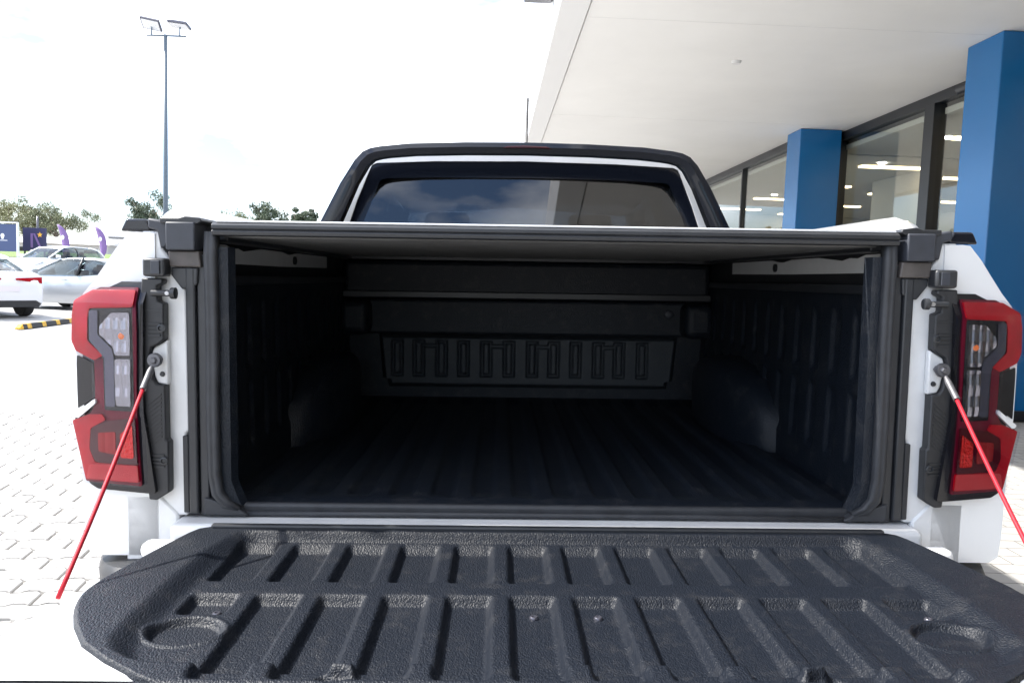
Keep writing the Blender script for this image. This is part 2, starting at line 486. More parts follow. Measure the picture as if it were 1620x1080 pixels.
def liner_h(x, y):
    ax = abs(x)
    xb = lerp_tab(XB_TAB, y)
    # recessed inner field
    inn = sstep(xb + .024, xb - .022, ax) * sstep(-.600, -.582, y) * sstep(-.082, -.10, y)
    h = -.018 * inn
    ch = 0
    for c in CHX:
        d = abs(x - c)
        if d < .05:
            p = sstep(.0395, .028, d)
            q1 = sstep(-.292, -.276, y) * sstep(-.100, -.128, y)
            lo = -.41 if abs(c - .004) > .5 else -.63
            q2 = sstep(lo - .012, lo + .012, y) * sstep(-.338, -.356, y)
            ch = max(ch, p * max(q1, q2))
    h -= .015 * ch * sstep(.61, .585, ax)
    # cup dishes
    for cx in (-.548, .556):
        r = math.hypot((x - cx) / .053, (y + .476) / .043)
        h -= .009 * sstep(1.0, .84, r) * (1 - .0)
        h += .003 * math.exp(-((r - 1.08) / .07) ** 2)
    # finger notches in the near rim
    for cx in (-.308, .315):
        r = math.hypot((x - cx) / .032, (y + .622) / .022)
        h -= .016 * sstep(1.0, .55, r)
    # near rim rolls over
    h -= .012 * sstep(-.640, -.672, y)
    return h
NX, NY = 420, 190
def liner_pt(u, v):
    y = -.656 + v * (.656 - .058)
    wd = lerp_tab(W_TAB, y)
    s = u * 2 - 1
    x = s * wd
    e = min((1 - abs(s)) * wd, (y + .656) + .012, (-.058 - y) + .0)
    z = .830 + liner_h(x, y) - .009 * (1 - sstep(0, .006, e))
    return (x, y, z)
b = MB(); b.grid(liner_pt, NX, NY)
tl = b.build('tailgate_liner', 'liner', tailgate, smooth=1)
m_ = MB()
for k in range(61):
    y = -.628 + k / 60 * (.628 - .082)
    w0 = lerp_tab(W_TAB, y) - .014
    xo = lerp_tab([(-.56, .792), (-.50, .790), (-.45, .782), (-.39, .764), (-.33, .757), (-.23, .737), (-.12, .713), (-.08, .702)], y)
    e_ = .010 * (1 - sstep(0, .03, min(y + .628 + .02, -.082 - y)))
    m_.v += [(-w0, y, .78), (-w0, y, .8225 - e_), (-xo + .010, y, .8225 - e_), (-xo + .003, y, .819 - e_), (-xo, y, .811 - e_), (-xo, y, .738)]
for k in range(60):
    for q in range(5): m_.f.append((k * 6 + q, k * 6 + q + 1, k * 6 + q + 7, k * 6 + q + 6))
both(m_, 'tailgate_rim', 'white', tailgate, smooth=40)
b = MB(); b.box(-.80, .80, -.705, -.630, .765, .8235); b.build('top_trim', 'black_plastic', tailgate, bevel=.014, seg=3, smooth=40)
for sx, sy in [(-.536, -.386), (-.045, -.392), (.055, -.392), (.575, -.388)]:
    z = .830 + liner_h(sx, sy)
    b = MB(); b.lathe([(.0072, -.004), (.0072, .001), (.0055, .003), (.003, .0032), (.0025, .0015), (.0005, .0015)], 'z', (sx, sy, z + .001), 16)
    b.build('screw', 'lampgrey', tailgate, smooth=40)
# thin lip along the hinge side of the liner
b = MB(); b.box(-.66, .66, -.075, -.060, .826, .8375); b.build('hinge_strip', 'black_trim', tailgate, bevel=.004)
b = MB(); b.box(-.788, -.715, -.100, -.060, .775, .806)
for o in both(b, 'hinge_cover', 'white', tailgate, bevel=.012, seg=3, smooth=40): pass

# ---- sill and bed floor
b = MB(); b.box(-.755, .755, -.045, .06, .70, .8265)
b.build('bed_sill', 'white_jamb', truck, bevel=.012, seg=3, smooth=40)
b = MB(); b.box(-.80, .80, -.01, .08, .62, .699); b.build('bed_crossmember', 'black_plastic', truck)
def floor_pt(u, v):
    x = -.72 + 1.44 * u; y = .03 + v * 1.52
    k = (x / .0905) % 1.0
    d = abs(k - .5) * .0905
    rib = sstep(.030, .018, d) * sstep(.10, .17, y) * sstep(1.5, 1.42, y)
    z = .846 - .012 * rib - .016 * sstep(.075, .03, y)
    return (x, y, z)
b = MB(); b.grid(floor_pt, 288, 60); b.build('floor_liner', 'bedliner', truck, smooth=1)
b = MB(); b.box(-.66, .66, .018, .036, .8285, .853); b.build('floor_lip', 'rubber', truck, bevel=.007, seg=3, smooth=40)
b = MB(); b.tube([(-.62, .012, .833), (-.3, .012, .8345), (.3, .012, .8345), (.62, .012, .833)], .006, 8); b.build('floor_seal', 'rubber', truck, smooth=1)
# ---- side liners with vertical ribs
def side_fn(sg):
    def fn(u, v):
        y = .06 + u * 1.46; z = .835 + v * .485
        k = (y / .115) % 1.0; d = abs(k - .5) * .115
        rib = sstep(.028, .017, d) * sstep(.90, .93, z) * sstep(1.27, 1.24, z) * (1 - .9 * sstep(1.06, 1.075, z) * sstep(1.115, 1.10, z))
        x = .700 - .008 * (1 - rib) + .01 * v
        return (sg * x, y, z)
    return fn
for sg in (-1, 1):
    b = MB(); b.grid(side_fn(sg), 260, 60); b.build('side_liner', 'bedliner', truck, smooth=1)
    # wheel arch box
    secs = []
    for t in range(49):
        a = t / 48; y = .62 + a * .80
        hh = .845 + .225 * math.sin(math.pi * min(1, max(0, a))) ** .35 if 0 < a < 1 else .845
        pr = .135 * min(1, math.sin(math.pi * a) ** .4 if 0 < a < 1 else 0)
        x1 = .715 - pr
        secs.append([(sg * .73, y, .835), (sg * x1, y, .835), (sg * x1, y, hh - .05), (sg * (x1 + .012), y, hh - .018), (sg * (x1 + .035), y, hh), (sg * .73, y, hh + .005)])
    b = MB(); b.loft(secs); wa = b.build('wheel_arch_liner', 'bedliner', truck, smooth=60)
    # painted steel strip above the side liner with ragged cut-outs
    pts = [(.10, 1.345), (.10, 1.385), (.16, 1.385), (.20, 1.378), (.24, 1.380), (.28, 1.374), (.33, 1.378), (.42, 1.385), (.60, 1.384), (.66, 1.378), (.70, 1.379), (.76, 1.385), (1.15, 1.385), (1.15, 1.347), (.6, 1.344)]
    b = MB(); b.prism(pts, 'x', sg * .704, sg * .71); b.build('rail_strip', 'white_jamb', truck)
    for yy, zz in ((.135, 1.365), (.72, 1.363)):
        b = MB(); b.lathe([(.012, 0), (.012, .006), (.007, .008), (.001, .008)], 'x', (sg * .704, yy, zz), 12)
        if sg > 0:
            b = MB(); b.lathe([(.012, 0), (.012, -.006), (.007, -.008), (.001, -.008)], 'x', (sg * .704, yy, zz), 12)
        b.build('rail_bolt', 'black_trim', truck, smooth=40)
    b = MB(); b.box(min(sg * .66, sg * .712), max(sg * .66, sg * .712), .05, 1.5, 1.388, 1.42); b.build('shutter_side_rail', 'shutter', truck, bevel=.004)
    b = MB(); b.box(min(sg * .675, sg * .70), max(sg * .675, sg * .70), .09, 1.35, 1.298, 1.318); b.build('rail_channel', 'black_trim', truck, bevel=.004)
    b = MB(); b.box(min(sg * .712, sg * .80), max(sg * .712, sg * .80), .03, 1.55, .70, 1.41); b.build('bed_inner_panel', 'black_plastic', truck)
# ---- front bulkhead
FW = 1.53
b = MB(); b.box(-.72, .72, FW, FW + .03, .80, 1.42); b.build('bulkhead', 'bedliner', truck)
SL = [(-.506, 0), (-.421, 1), (-.332, 2), (-.245, 0), (-.155, 1), (-.066, 2), (.026, 1), (.111, 2), (.198, 0), (.288, 1), (.370, 2), (.462, 0)]
def rr_d(x, z, cx, hw, z0, z1):
    dx = abs(x - cx) - hw; cz = (z0 + z1) / 2; dz = abs(z - cz) - (z1 - z0) / 2
    return max(dx, dz)
def bulk_pt(u, v):
    z = .885 + v * .215
    xw = .575 + .02 * v if z > .92 else .555 + .02 * v
    x = (-1 + 2 * u) * xw + .012
    gz = 0
    for c, k in SL:
        d = rr_d(x, z, c, .024, .93, 1.075)
        if -.015 < d < .0: gz = max(gz, sstep(-.015, -.011, d) * sstep(.0, -.004, d))
        if k == 1:
            d2 = rr_d(x, z, c + .0435, .022, 1.045, 1.058)
            if d2 < 0: gz = max(gz, 1)
    y = FW - .035 + .012 * (1 - v) * 0 + .016 * gz
    ex = min(u, 1 - u) * 2 * xw; ez = min(v, 1 - v) * .215
    y += .03 * (1 - sstep(0, .02, min(ex, ez)))
    return (x, y, z)
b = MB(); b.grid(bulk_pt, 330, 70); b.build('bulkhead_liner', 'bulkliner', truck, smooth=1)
b = MB(); b.box(-.71, .71, FW - .06, FW - .001, 1.10, 1.235); b.build('bulkhead_upper_liner', 'bedliner', truck, bevel=.01)
b = MB(); b.box(-.70, .70, FW - .12, FW - .002, 1.238, 1.385); b.build('shutter_canister', 'bedliner', truck, bevel=.02, seg=3, smooth=40)
b = MB(); b.box(-.71, .71, FW - .15, FW + .03, 1.386, 1.419); b.build('canister_gap_cover', 'shutter', truck)  # unseen cover, added to stop daylight leaking in above the canister
b = MB(); b.box(-.70, .70, FW - .132, FW - .121, 1.242, 1.268); b.build('canister_flange', 'black_trim', truck, bevel=.004)
b = MB(); b.lathe([(.018, 0), (.018, -.012), (.012, -.016), (.001, -.016)], 'y', (.555, FW - .061, 1.19), 16); b.build('liner_plug', 'bracket', truck, smooth=40)
for sg in (-1, 1):
    b = MB(); b.box(min(sg * .60, sg * .712), max(sg * .60, sg * .712), FW - .16, FW - .003, 1.10, 1.234); b.build('bed_corner_liner', 'bedliner', truck, bevel=.03, seg=4, smooth=40)

# ---- roller shutter
sh = MB()
for i in range(52):
    y0 = .035 + i * .0265
    pr = [(y0 - .0002, 1.4205 + (i % 2) * .0004), (y0 - .0002, 1.4075), (y0 + .002, 1.4065), (y0 + .002, 1.402), (y0 + .006, 1.396), (y0 + .019, 1.396), (y0 + .0245, 1.402), (y0 + .0245, 1.4065), (y0 + .0267, 1.4075), (y0 + .0267, 1.4205 + (i % 2) * .0004)]
    sh.prism(pr, 'x', -.668, .668)
shutter = sh.build('roller_shutter', 'shutter_under', truck)
shutter['kind'] = 'stuff'
pr = [(-.012, 1.398), (-.014, 1.406), (-.010, 1.4085), (-.014, 1.411), (-.014, 1.418), (-.004, 1.4235), (.03, 1.4235), (.03, 1.398)]
b = MB(); b.prism(pr, 'x', -.672, .69); b.build('shutter_end_rail', 'shutter', truck, bevel=.0015)
b = MB(); b.box(-.665, .685, -.006, .03, 1.4236, 1.4275); b.build('sunlit_pull_strip', 'white', truck, bevel=.001)  # white paint stands in for the sun catching this top edge

# ---- left/right jambs
b = MB()
b.prism([(-.815, .83), (-.735, .83), (-.735, 1.00), (-.728, 1.005), (-.730, 1.29), (-.745, 1.33), (-.775, 1.37), (-.775, 1.405), (-.815, 1.405)], 'y', .004, .05)
both(b, 'bed_jamb', 'white_jamb', truck, bevel=.006, seg=2, smooth=40)
b = MB()
b.prism([(-.86, .70), (-.752, .70), (-.752, .835), (-.79, .875), (-.86, .875)], 'y', .0, .05)
both(b, 'jamb_foot', 'white_jamb', truck, bevel=.006, smooth=40)
# anchor plate standing proud round the cable bolt
b = MB()
b.prism([(-.762, 1.10), (-.782, 1.103), (-.788, 1.115), (-.795, 1.158), (-.790, 1.174), (-.778, 1.181), (-.762, 1.19)], 'y', -.012, .003)
both(b, 'cable_anchor_plate', 'white_jamb', truck, bevel=.003, smooth=40)
# black side trim of the lamp
TR = [(0.806, 1.312), (0.766, 1.311), (0.765, 1.302), (0.777, 1.297), (0.776, 1.267), (0.764, 1.263), (0.765, 1.191), (0.777, 1.182), (0.791, 1.176), (0.795, 1.157), (0.788, 1.112), (0.781, 1.102), (0.765, 1.101), (0.765, 0.991), (0.760, 0.988), (0.761, 0.885), (0.786, 0.869), (0.801, 0.870), (0.813, 0.976), (0.815, 1.038), (0.812, 1.206), (0.808, 1.29)]
b = MB(); b.prism([(-x, z) for x, z in TR], 'y', -.022, .003)
trimL, trimR = both(b, 'lamp_side_trim', 'black_plastic', truck, bevel=.003, seg=2, smooth=40)
for sg, tr_ in ((-1, trimL), (1, trimR)):
    for k in range(4):
        b = MB(); b.box(min(sg * .771, sg * .797), max(sg * .771, sg * .797), -.0245, -.0215, 1.198 + k * .0075, 1.2015 + k * .0075)
        b.build('trim_ridge', 'black_plastic', tr_)
    for k in range(4):
        b = MB(); b.box(min(sg * .768, sg * .793), max(sg * .768, sg * .793), -.0245, -.0215, .936 + k * .0075, .9395 + k * .0075)
        b.build('trim_ridge', 'black_plastic', tr_)
    for zz in (1.214, .950):
        b = MB(); b.lathe([(.008, 0), (.008, -.004), (.005, -.005), (.004, -.002), (.001, -.002)], 'y', (sg * .769, -.022, zz), 14)
        b.build('trim_clip', 'black_trim', tr_, smooth=40)
    for k in range(11):
        z0 = 1.085 - k * .0085
        b = MB(); b.prism([(sg * .772, z0), (sg * .800, z0 - .022), (sg * .800, z0 - .0255), (sg * .772, z0 - .0035)], 'y', -.0238, -.0215)
        b.build('trim_ridge', 'black_plastic', tr_)
    b = MB(); b.box(min(sg * .766, sg * .806), max(sg * .766, sg * .806), -.0235, -.0215, 1.247, 1.2495); b.build('trim_line', 'black_trim', tr_)
# striker bracket, pin, shutter bracket
b = MB(); b.box(-.801, -.757, -.03, .003, 1.315, 1.351)
sl, sr = both(b, 'latch_striker', 'black_trim', truck, bevel=.005, smooth=40)
for sg, s_ in ((-1, sl), (1, sr)):
    b = MB(); b.box(min(sg * .766, sg * .783), max(sg * .766, sg * .783), -.0335, -.0302, 1.320, 1.346); b.build('striker_insert', 'bracket', s_, bevel=.001)
for sg in (-1, 1):
    b = MB(); b.tube([(sg * .785, -.026, 1.283), (sg * .742, -.026, 1.283)], .0062, 12)
    b.lathe([(.001, 0), (.0105, 0), (.0115, .003), (.0115, .009), (.0062, .010)], 'x', (sg * .742 - (.005 if sg > 0 else .005), -.026, 1.283), 14)
    b.build('striker_pin', 'black_trim', truck, smooth=40)
    b = MB(); b.lathe([(.001, -.002), (.004, -.002), (.005, .004)], 'y', (sg * .752, -.033, 1.283), 10); b.build('pin_stud', 'zinc', truck, smooth=40)
b = MB(); b.box(-.760, -.703, -.018, .07, 1.367, 1.422)
brl, brr = both(b, 'shutter_bracket', 'bracket', truck, bevel=.003, smooth=40)
b = MB(); b.prism([(-.772, 1.419), (-.698, 1.419), (-.690, 1.424), (-.694, 1.431), (-.722, 1.434), (-.735, 1.430), (-.772, 1.430)], 'y', -.014, .08)
both(b, 'bracket_cover', 'black_trim', truck, bevel=.002, smooth=40)
b = MB(); b.prism([(-.757, 1.3335), (-.703, 1.3335), (-.705, 1.300), (-.735, 1.290), (-.756, 1.318)], 'y', -.003, .03)
both(b, 'seal_lower_block', 'black_trim', truck, bevel=.003)
b = MB(); b.prism([(-.760, 1.366), (-.699, 1.366), (-.695, 1.3345), (-.757, 1.3345)], 'y', -.008, .03)
MT['bronze'] = mat('brown_seal_block', (.075, .066, .062), .5, var=.25, vscale=30)
both(b, 'seal_block', 'bronze', truck, bevel=.003)
b = MB(); b.prism([(-.800, 1.43), (-.762, 1.423), (-.757, 1.39), (-.765, 1.372), (-.776, 1.37), (-.782, 1.405), (-.800, 1.41)], 'y', -.004, .05)
both(b, 'rail_end_fairing', 'bracket', truck, bevel=.004, smooth=40)
# vertical rubber seals and dark jamb strips
b = MB(); b.box(-.729, -.7095, -.004, .05, .835, 1.334); both(b, 'jamb_strip', 'black_trim', truck, bevel=.004)
b = MB(); b.box(-.7405, -.7292, -.002, .05, .838, .996); both(b, 'lower_jamb_strip', 'black_plastic', truck, bevel=.002)
b = MB(); b.box(-.709, -.690, .004, .05, .832, 1.36); both(b, 'jamb_channel', 'shutter', truck, bevel=.003)
b = MB()
pp = [(-.678, -.004, 1.405), (-.679, -.005, 1.36), (-.677, -.006, 1.2), (-.679, -.006, 1.05), (-.678, -.006, .92), (-.672, -.005, .878), (-.655, -.003, .856), (-.63, .002, .845)]
pp2 = []
for (x_, y_, z_), w_s in zip(pp, [.0125, .013, .0125, .013, .0125, .012, .010, .006]):
    dx_ = 0 if z_ > .9 else (.3 if z_ > .87 else .8)
    n_ = Vector((math.cos(dx_), 0, math.sin(dx_)))
    c_ = Vector((x_, y_, z_))
    pp2.append([tuple(c_ + n_ * (w_s * a_) + Vector((0, b_, 0))) for a_, b_ in ((-1, .02), (-1, .002), (-.8, -.003), (-.2, -.0045), (0, -.0025), (.2, -.0045), (.8, -.003), (1, .002), (1, .02))])
b.loft(pp2); both(b, 'rubber_seal', 'rubber', truck, smooth=1)
def liner_edge(sg):
    secs = []
    for t in range(21):
        z = 1.375 - .525 * t / 20
        off = -.02 * sstep(.90, .85, z)
        secs.append([(sg * (.667 + off), .006, z), (sg * (.648 + off), .010, z), (sg * (.640 + off), .03, z), (sg * (.66 + off), .07, z), (sg * .70, .09, z), (sg * .70, .02, z)])
    b = MB(); b.loft(secs); return b.build('liner_rear_flange', 'bedliner', truck, smooth=40)
liner_edge(-1); liner_edge(1)
b = MB(); b.prism([(-.70, .832), (-.61, .832), (-.628, .846), (-.655, .858), (-.70, .87)], 'y', -.002, .03); both(b, 'seal_corner', 'rubber', truck, bevel=.004)

# ---- body sides (lofted along the truck)
def side_sec(Y):
    k = sstep(.10, .42, Y)
    A = [(.795, 1.40), (.830, 1.402), (.846, 1.400), (.870, 1.372), (.892, 1.340), (.916, 1.306), (.938, 1.28), (.952, 1.25), (.957, 1.20), (.957, 1.05), (.951, .92), (.948, .80), (.944, .76), (.925, .748), (.80, .748)]
    B = [(.795, 1.42), (.822, 1.452), (.850, 1.478), (.885, 1.490), (.918, 1.482), (.940, 1.455), (.955, 1.41), (.964, 1.34), (.968, 1.24), (.966, 1.05), (.962, .92), (.965, .80), (.962, .66), (.945, .60), (.80, .60)]
    out = []
    wc = 1.12
    d = abs(Y - wc)
    za = .40 + math.sqrt(max(0, .46 ** 2 - d * d)) if d < .46 else 0
    nose = .012 * (1 - sstep(0, .02, Y))
    for (xa, z1), (xb, z2) in zip(A, B):
        x = xa + (xb - xa) * k - nose * .6; z = z1 + (z2 - z1) * k
        if z < za: z = za
        if z < .75 and Y < .3: z = max(z, .748 - .3 * sstep(.05, .3, Y))
        out.append((-x, Y, z))
    return out
YS = [0, .006, .014, .03, .06, .10, .14, .18, .22, .26, .30, .35, .40, .46, .52, .58, .64, .66] + [.66 + .92 * i / 24 for i in range(1, 25)] + [1.62, 1.68]
b = MB(); b.loft([side_sec(y) for y in YS])
both(b, 'bed_side', 'white', truck, smooth=35)
b = MB(); b.prism([(-.858, 1.4035), (-.800, 1.4035), (-.796, 1.412), (-.806, 1.428), (-.846, 1.428)], 'y', .004, .14)
both(b, 'rail_end_cap', 'black_gloss', truck, bevel=.006, seg=3, smooth=40)
b = MB(); b.prism([(-.82, 1.405), (-.765, 1.405), (-.765, 1.424), (-.81, 1.43)], 'y', .03, 1.6); both(b, 'rail_cap', 'black_plastic', truck, bevel=.006, smooth=40)

# ---- bumper
secs = []
for i in range(81):
    x = .965 * math.sin(math.pi / 2 * (-1 + i / 40)) if 0 else .965 * (1 - abs(1 - i / 40) ** 1.0 if 0 else 1) * (-1 + i / 40); ax = abs(x)
    yb = -.075 + .19 * (max(0, ax - .78) / .185) ** 3
    zt = .742 - .02 * (max(0, ax - .8) / .165) ** 2
    dip = .07 * sstep(.62, .52, ax)
    secs.append([(x, yb + .16, zt - dip), (x, yb + .015, zt - dip), (x, yb, zt - dip - .015), (x, yb + .005, zt - .085), (x, yb + .035, zt - .13), (x, yb + .16, zt - .15)])
b = MB(); b.loft(secs); b.build('bumper', 'black_plastic', truck, smooth=40)
b = MB(); b.box(-.62, .62, -.066, .02, .56, .668); b.build('bumper_step', 'black_trim', truck, bevel=.02, smooth=40)
b = MB(); b.lathe([(.001, -.02), (.028, -.02), (.034, 0), (.034, .10), (.001, .10)], 'y', (-.84, -.045, .60), 18); both(b, 'recovery_hook', 'lampgrey', truck, smooth=40)

# ---- tail lamps
def gy(ax, z=1.0): return -.048 + max(0, ax - .80) / .17 * .040 + max(0, z - 1.262) * .5
def slab(poly, y_off, th, sg, step=.02, facet=0, chaikin=True):
    """outline in (|x|, z) laid on the lamp's curved rear face"""
    bm = bmesh.new()
    KS = .9865
    if chaikin:
        for _ in range(2):
            q_ = []
            for i_ in range(len(poly)):
                a_, b_ = Vector(poly[i_]), Vector(poly[(i_ + 1) % len(poly)])
                t_ = min(.25, .0022 / max(.001, (b_ - a_).length))
                q_ += [tuple(a_.lerp(b_, t_)), tuple(b_.lerp(a_, t_))]
            poly = q_
    vs_ = [bm.verts.new((x * KS, 0, 1.32 + (z - 1.32) * KS)) for x, z in poly]
    bm.faces.new(vs_)
    x = .80
    while x < .98:
        bmesh.ops.bisect_plane(bm, geom=bm.verts[:] + bm.edges[:] + bm.faces[:], plane_co=(x, 0, 0), plane_no=(1, 0, 0))
        x += step
    if facet:
        z = .88
        while z < 1.3:
            bmesh.ops.bisect_plane(bm, geom=bm.verts[:] + bm.edges[:] + bm.faces[:], plane_co=(0, 0, z), plane_no=(0, 0, 1)); z += step * 1.3
    bmesh.ops.bisect_plane(bm, geom=bm.verts[:] + bm.edges[:] + bm.faces[:], plane_co=(0, 0, 1.262), plane_no=(0, 0, 1))
    ret = bmesh.ops.extrude_face_region(bm, geom=bm.faces[:])
    new = {v for v in ret['geom'] if isinstance(v, bmesh.types.BMVert)}
    for v in bm.verts:
        base = gy(v.co.x, v.co.z) + y_off + .004 * sstep(.90, .97, v.co.x)
        v.co.y = base + (th if v not in new else 0) + (facet * (abs((v.co.x / .0085) % 2 - 1) + .55 * abs((v.co.z / .022) % 2 - 1) - .7) if v in new else 0)
    bmesh.ops.recalc_face_normals(bm, faces=bm.faces)
    bmesh.ops.triangulate(bm, faces=[f for f in bm.faces if len(f.verts) > 4])
    m = MB()
    bm.verts.ensure_lookup_table()
    for i, v in enumerate(bm.verts): v.index = i
    m.v = [(sg * v.co.x, v.co.y, v.co.z) for v in bm.verts]; m.f = [tuple(v.index for v in f.verts) for f in bm.faces]
    bm.free()
    return m
HOUSE = [(0.915, 1.304), (0.805, 1.304), (0.810, 1.261), (0.811, 1.208), (0.814, 1.106), (0.814, 1.043), (0.803, 0.963), (0.793, 0.880), (0.921, 0.882), (0.94, 0.891), (0.945, 0.9), (0.973, 1.021), (0.963, 1.041), (0.965, 1.062), (0.964, 1.105), (0.961, 1.162), (0.968, 1.181), (0.965, 1.236), (0.959, 1.266)]
REDTOP = [(0.961, 1.266), (0.923, 1.287), (0.827, 1.288), (0.827, 1.26), (0.83, 1.254), (0.925, 1.250), (0.930, 1.23), (0.932, 1.185), (0.897, 1.156), (0.917, 1.146), (0.960, 1.163), (0.970, 1.184), (0.967, 1.236)]
STRIP = [(0.829, 1.253), (0.816, 1.26), (0.819, 1.106), (0.825, 1.045), (0.9, 1.036), (0.918, 1.06), (0.915, 1.144), (0.898, 1.152), (0.897, 1.108), (0.897, 1.048), (0.834, 1.046)]
CLEAR = [(0.924, 1.248), (0.831, 1.251), (0.833, 1.105), (0.834, 1.048), (0.896, 1.050), (0.896, 1.150), (0.889, 1.158), (0.929, 1.184), (0.928, 1.232)]
CHR1 = [(0.877, 1.242), (0.836, 1.243), (0.836, 1.158), (0.869, 1.157), (0.874, 1.173), (0.904, 1.198), (0.902, 1.217)]
CHR2 = [(0.871, 1.150), (0.836, 1.151), (0.837, 1.105), (0.838, 1.056), (0.87, 1.056), (0.871, 1.11)]
BEZ = [(0.926, 1.246), (0.906, 1.246), (0.908, 1.198), (0.876, 1.170), (0.8725, 1.152), (0.8725, 1.054), (0.894, 1.054), (0.894, 1.152), (0.927, 1.186)]
LOWRED = [(0.973, 1.021), (0.932, 1.036), (0.903, 1.038), (0.895, 1.026), (.930, 1.008), (.934, .965), (.922, .938), (0.825, 0.938), (0.823, 0.903), (0.945, 0.902)]
LOWDARK = [(0.9285, 1.006), (0.895, 1.024), (0.829, 1.034), (0.826, 0.940), (0.905, 0.940), (0.921, 0.941), (0.9325, 0.965)]
DEEP = [(0.962, 1.266), (0.921, 1.292), (0.824, 1.293), (0.823, 1.208), (0.826, 1.10), (0.826, 1.043), (0.823, .962), (0.819, .895), (.947, .897), (.974, 1.021), (.932, 1.037), (.919, 1.058), (.919, 1.146), (.961, 1.162), (.971, 1.184), (.968, 1.236)]
CAVITY = [(0.928, 1.250), (0.832, 1.252), (0.832, 1.105), (0.832, 1.046), (0.898, 1.046), (0.898, 1.150), (0.931, 1.184), (0.930, 1.232)]
LOWBULB2 = [(0.912, 1.0), (0.872, 1.004), (0.872, 0.957), (0.912, 0.962)]
LOWBULB = [(0.862, 1.0), (0.834, 1.020), (0.832, 0.952), (0.862, 0.952)]
REFL = [(0.935, .934), (.826, .938), (.824, .9045), (.942, .9045)]
SLIVER = [(0.969, 1.033), (0.917, 1.069), (0.915, 1.060), (0.959, 1.026)]
SIDE = [(0.960, 1.155), (0.922, 1.140), (0.918, 1.072), (0.962, 1.045), (.964, 1.10)]
for sg in (-1, 1):
    lamp = slab(HOUSE, .014, .06, sg).build('tail_lamp', 'smoke', truck, smooth=40, bevel=.003)
    slab(DEEP, .010, .006, sg).build('lamp_tray', 'lens_deep', lamp, smooth=40)
    slab(REDTOP, .006, .007, sg).build('red_lens', 'lens_red', lamp, smooth=40, bevel=.0012)
    slab(CAVITY, .0085, .004, sg).build('lamp_cavity', 'smoke', lamp)
    slab(BEZ, .0055, .004, sg).build('lamp_bezel', 'bezel', lamp, bevel=.0012)
    slab(CHR1, .0062, .004, sg, .00425, .0030).build('upper_reflector', 'chrome', lamp)
    slab(CHR2, .0062, .004, sg, .00425, .0030).build('lower_reflector', 'chrome', lamp)
    slab(LOWRED, .006, .007, sg).build('red_lens', 'lens_red', lamp, smooth=40, bevel=.0012)
    slab(LOWDARK, .0045, .003, sg).build('fog_lamp_lens', 'lens_dark', lamp, smooth=40)
    slab(LOWBULB, .0025, .003, sg, .005, .0014).build('fog_lamp_reflector', 'lens_inner', lamp)
    slab(LOWBULB2, .0035, .002, sg, .006, .0010).build('fog_lamp_reflector', 'lens_mid', lamp)
    slab(REFL, .0045, .003, sg).build('reflex_reflector', 'lens_reflex', lamp, smooth=40)
    slab(SLIVER, .004, .009, sg).build('lens_edge', 'white', lamp, smooth=40)
    slab(SIDE, .010, .007, sg).build('smoked_panel', 'smoke', lamp, smooth=40, bevel=.002)
    slab(DEEP, -.002, .002, sg).build('outer_lens', 'clear', lamp, smooth=25)
    b = MB(); b.lathe([(.001, -.002), (.006, -.001), (.008, .004)], 'y', (sg * .843, gy(.843) + .006, 1.198), 12); b.build('indicator_bulb', 'amber', lamp, smooth=40)

# ---- tailgate cables
for sg in (-1, 1):
    A_ = Vector((sg * .779, -.032, 1.152)); B_ = Vector((sg * .772, -.398, .826))
    d = (B_ - A_).normalized()
    side = d.cross(Vector((0, 1, 0))).normalized()
    sag = [A_.lerp(B_, .14 + .86 * i / 10) + Vector((0, 0, -.006 * math.sin(math.pi * i / 10))) for i in range(11)]
    b = MB(); b.tube(sag, .0037, 10); cb = b.build('tailgate_cable', 'red_cable', truck, smooth=1)
    b = MB(); b.tube([A_ + d * .018, A_ + d * .03, A_ + d * .075], [.004, .0062, .0062], 12); b.build('cable_sleeve', 'steel_dark', cb, smooth=40)
    b = MB(); b.lathe([(.006, -.006), (.0125, -.006), (.014, -.003), (.014, .004), (.006, .004)], 'y', A_, 20); b.build('cable_eyelet', 'steel_dark', cb, smooth=40)
    b = MB(); b.lathe([(.0005, -.010), (.005, -.010), (.008, -.006), (.008, .022)], 'y', A_, 6); b.build('anchor_bolt', 'steel_dark', cb)
    b = MB(); b.lathe([(.0005, -.004), (.004, -.004), (.0055, 0)], 'y', (sg * .773, -.0125, 1.122), 10); b.build('plate_hole', 'black_trim', cb)

# ---- sports bar
OUT = [(.925, 1.43), (.844, 1.546), (.765, 1.695), (.705, 1.79), (.672, 1.826), (.640, 1.842), (.60, 1.850), (.477, 1.864), (.25, 1.873), (0, 1.876)]
INN = [(.815, 1.43), (.748, 1.546), (.683, 1.695), (.640, 1.768), (.615, 1.790), (.585, 1.798), (.55, 1.803), (.45, 1.812), (.25, 1.819), (0, 1.822)]
BS = 1.026
OUT = [(x * BS, 1.32 + (z - 1.32) * BS) for x, z in OUT]; INN = [(x * BS, 1.32 + (z - 1.32) * BS) for x, z in INN]
outl = [(-x, z) for x, z in OUT] + [(x, z) for x, z in reversed(OUT[:-1])]
innl = [(-x, z) for x, z in INN] + [(x, z) for x, z in reversed(INN[:-1])]
secs = []
for (a, c), (e, g_) in zip(outl, innl):
    y0, y1 = 1.715, 1.80
    mx_, mz_ = (a + e) / 2, (c + g_) / 2
    def P(t, y): return (e + (a - e) * t, y, g_ + (c - g_) * t)
    secs.append([P(.0, y0 + .05), P(.08, y0 + .012), P(.5, y0), P(.88, y0 + .012), P(1, y0 + .05), P(.985, y1), P(.40, y1)])
b = MB(); b.loft(secs); b.build('sports_bar', 'black_gloss', truck, smooth=45)
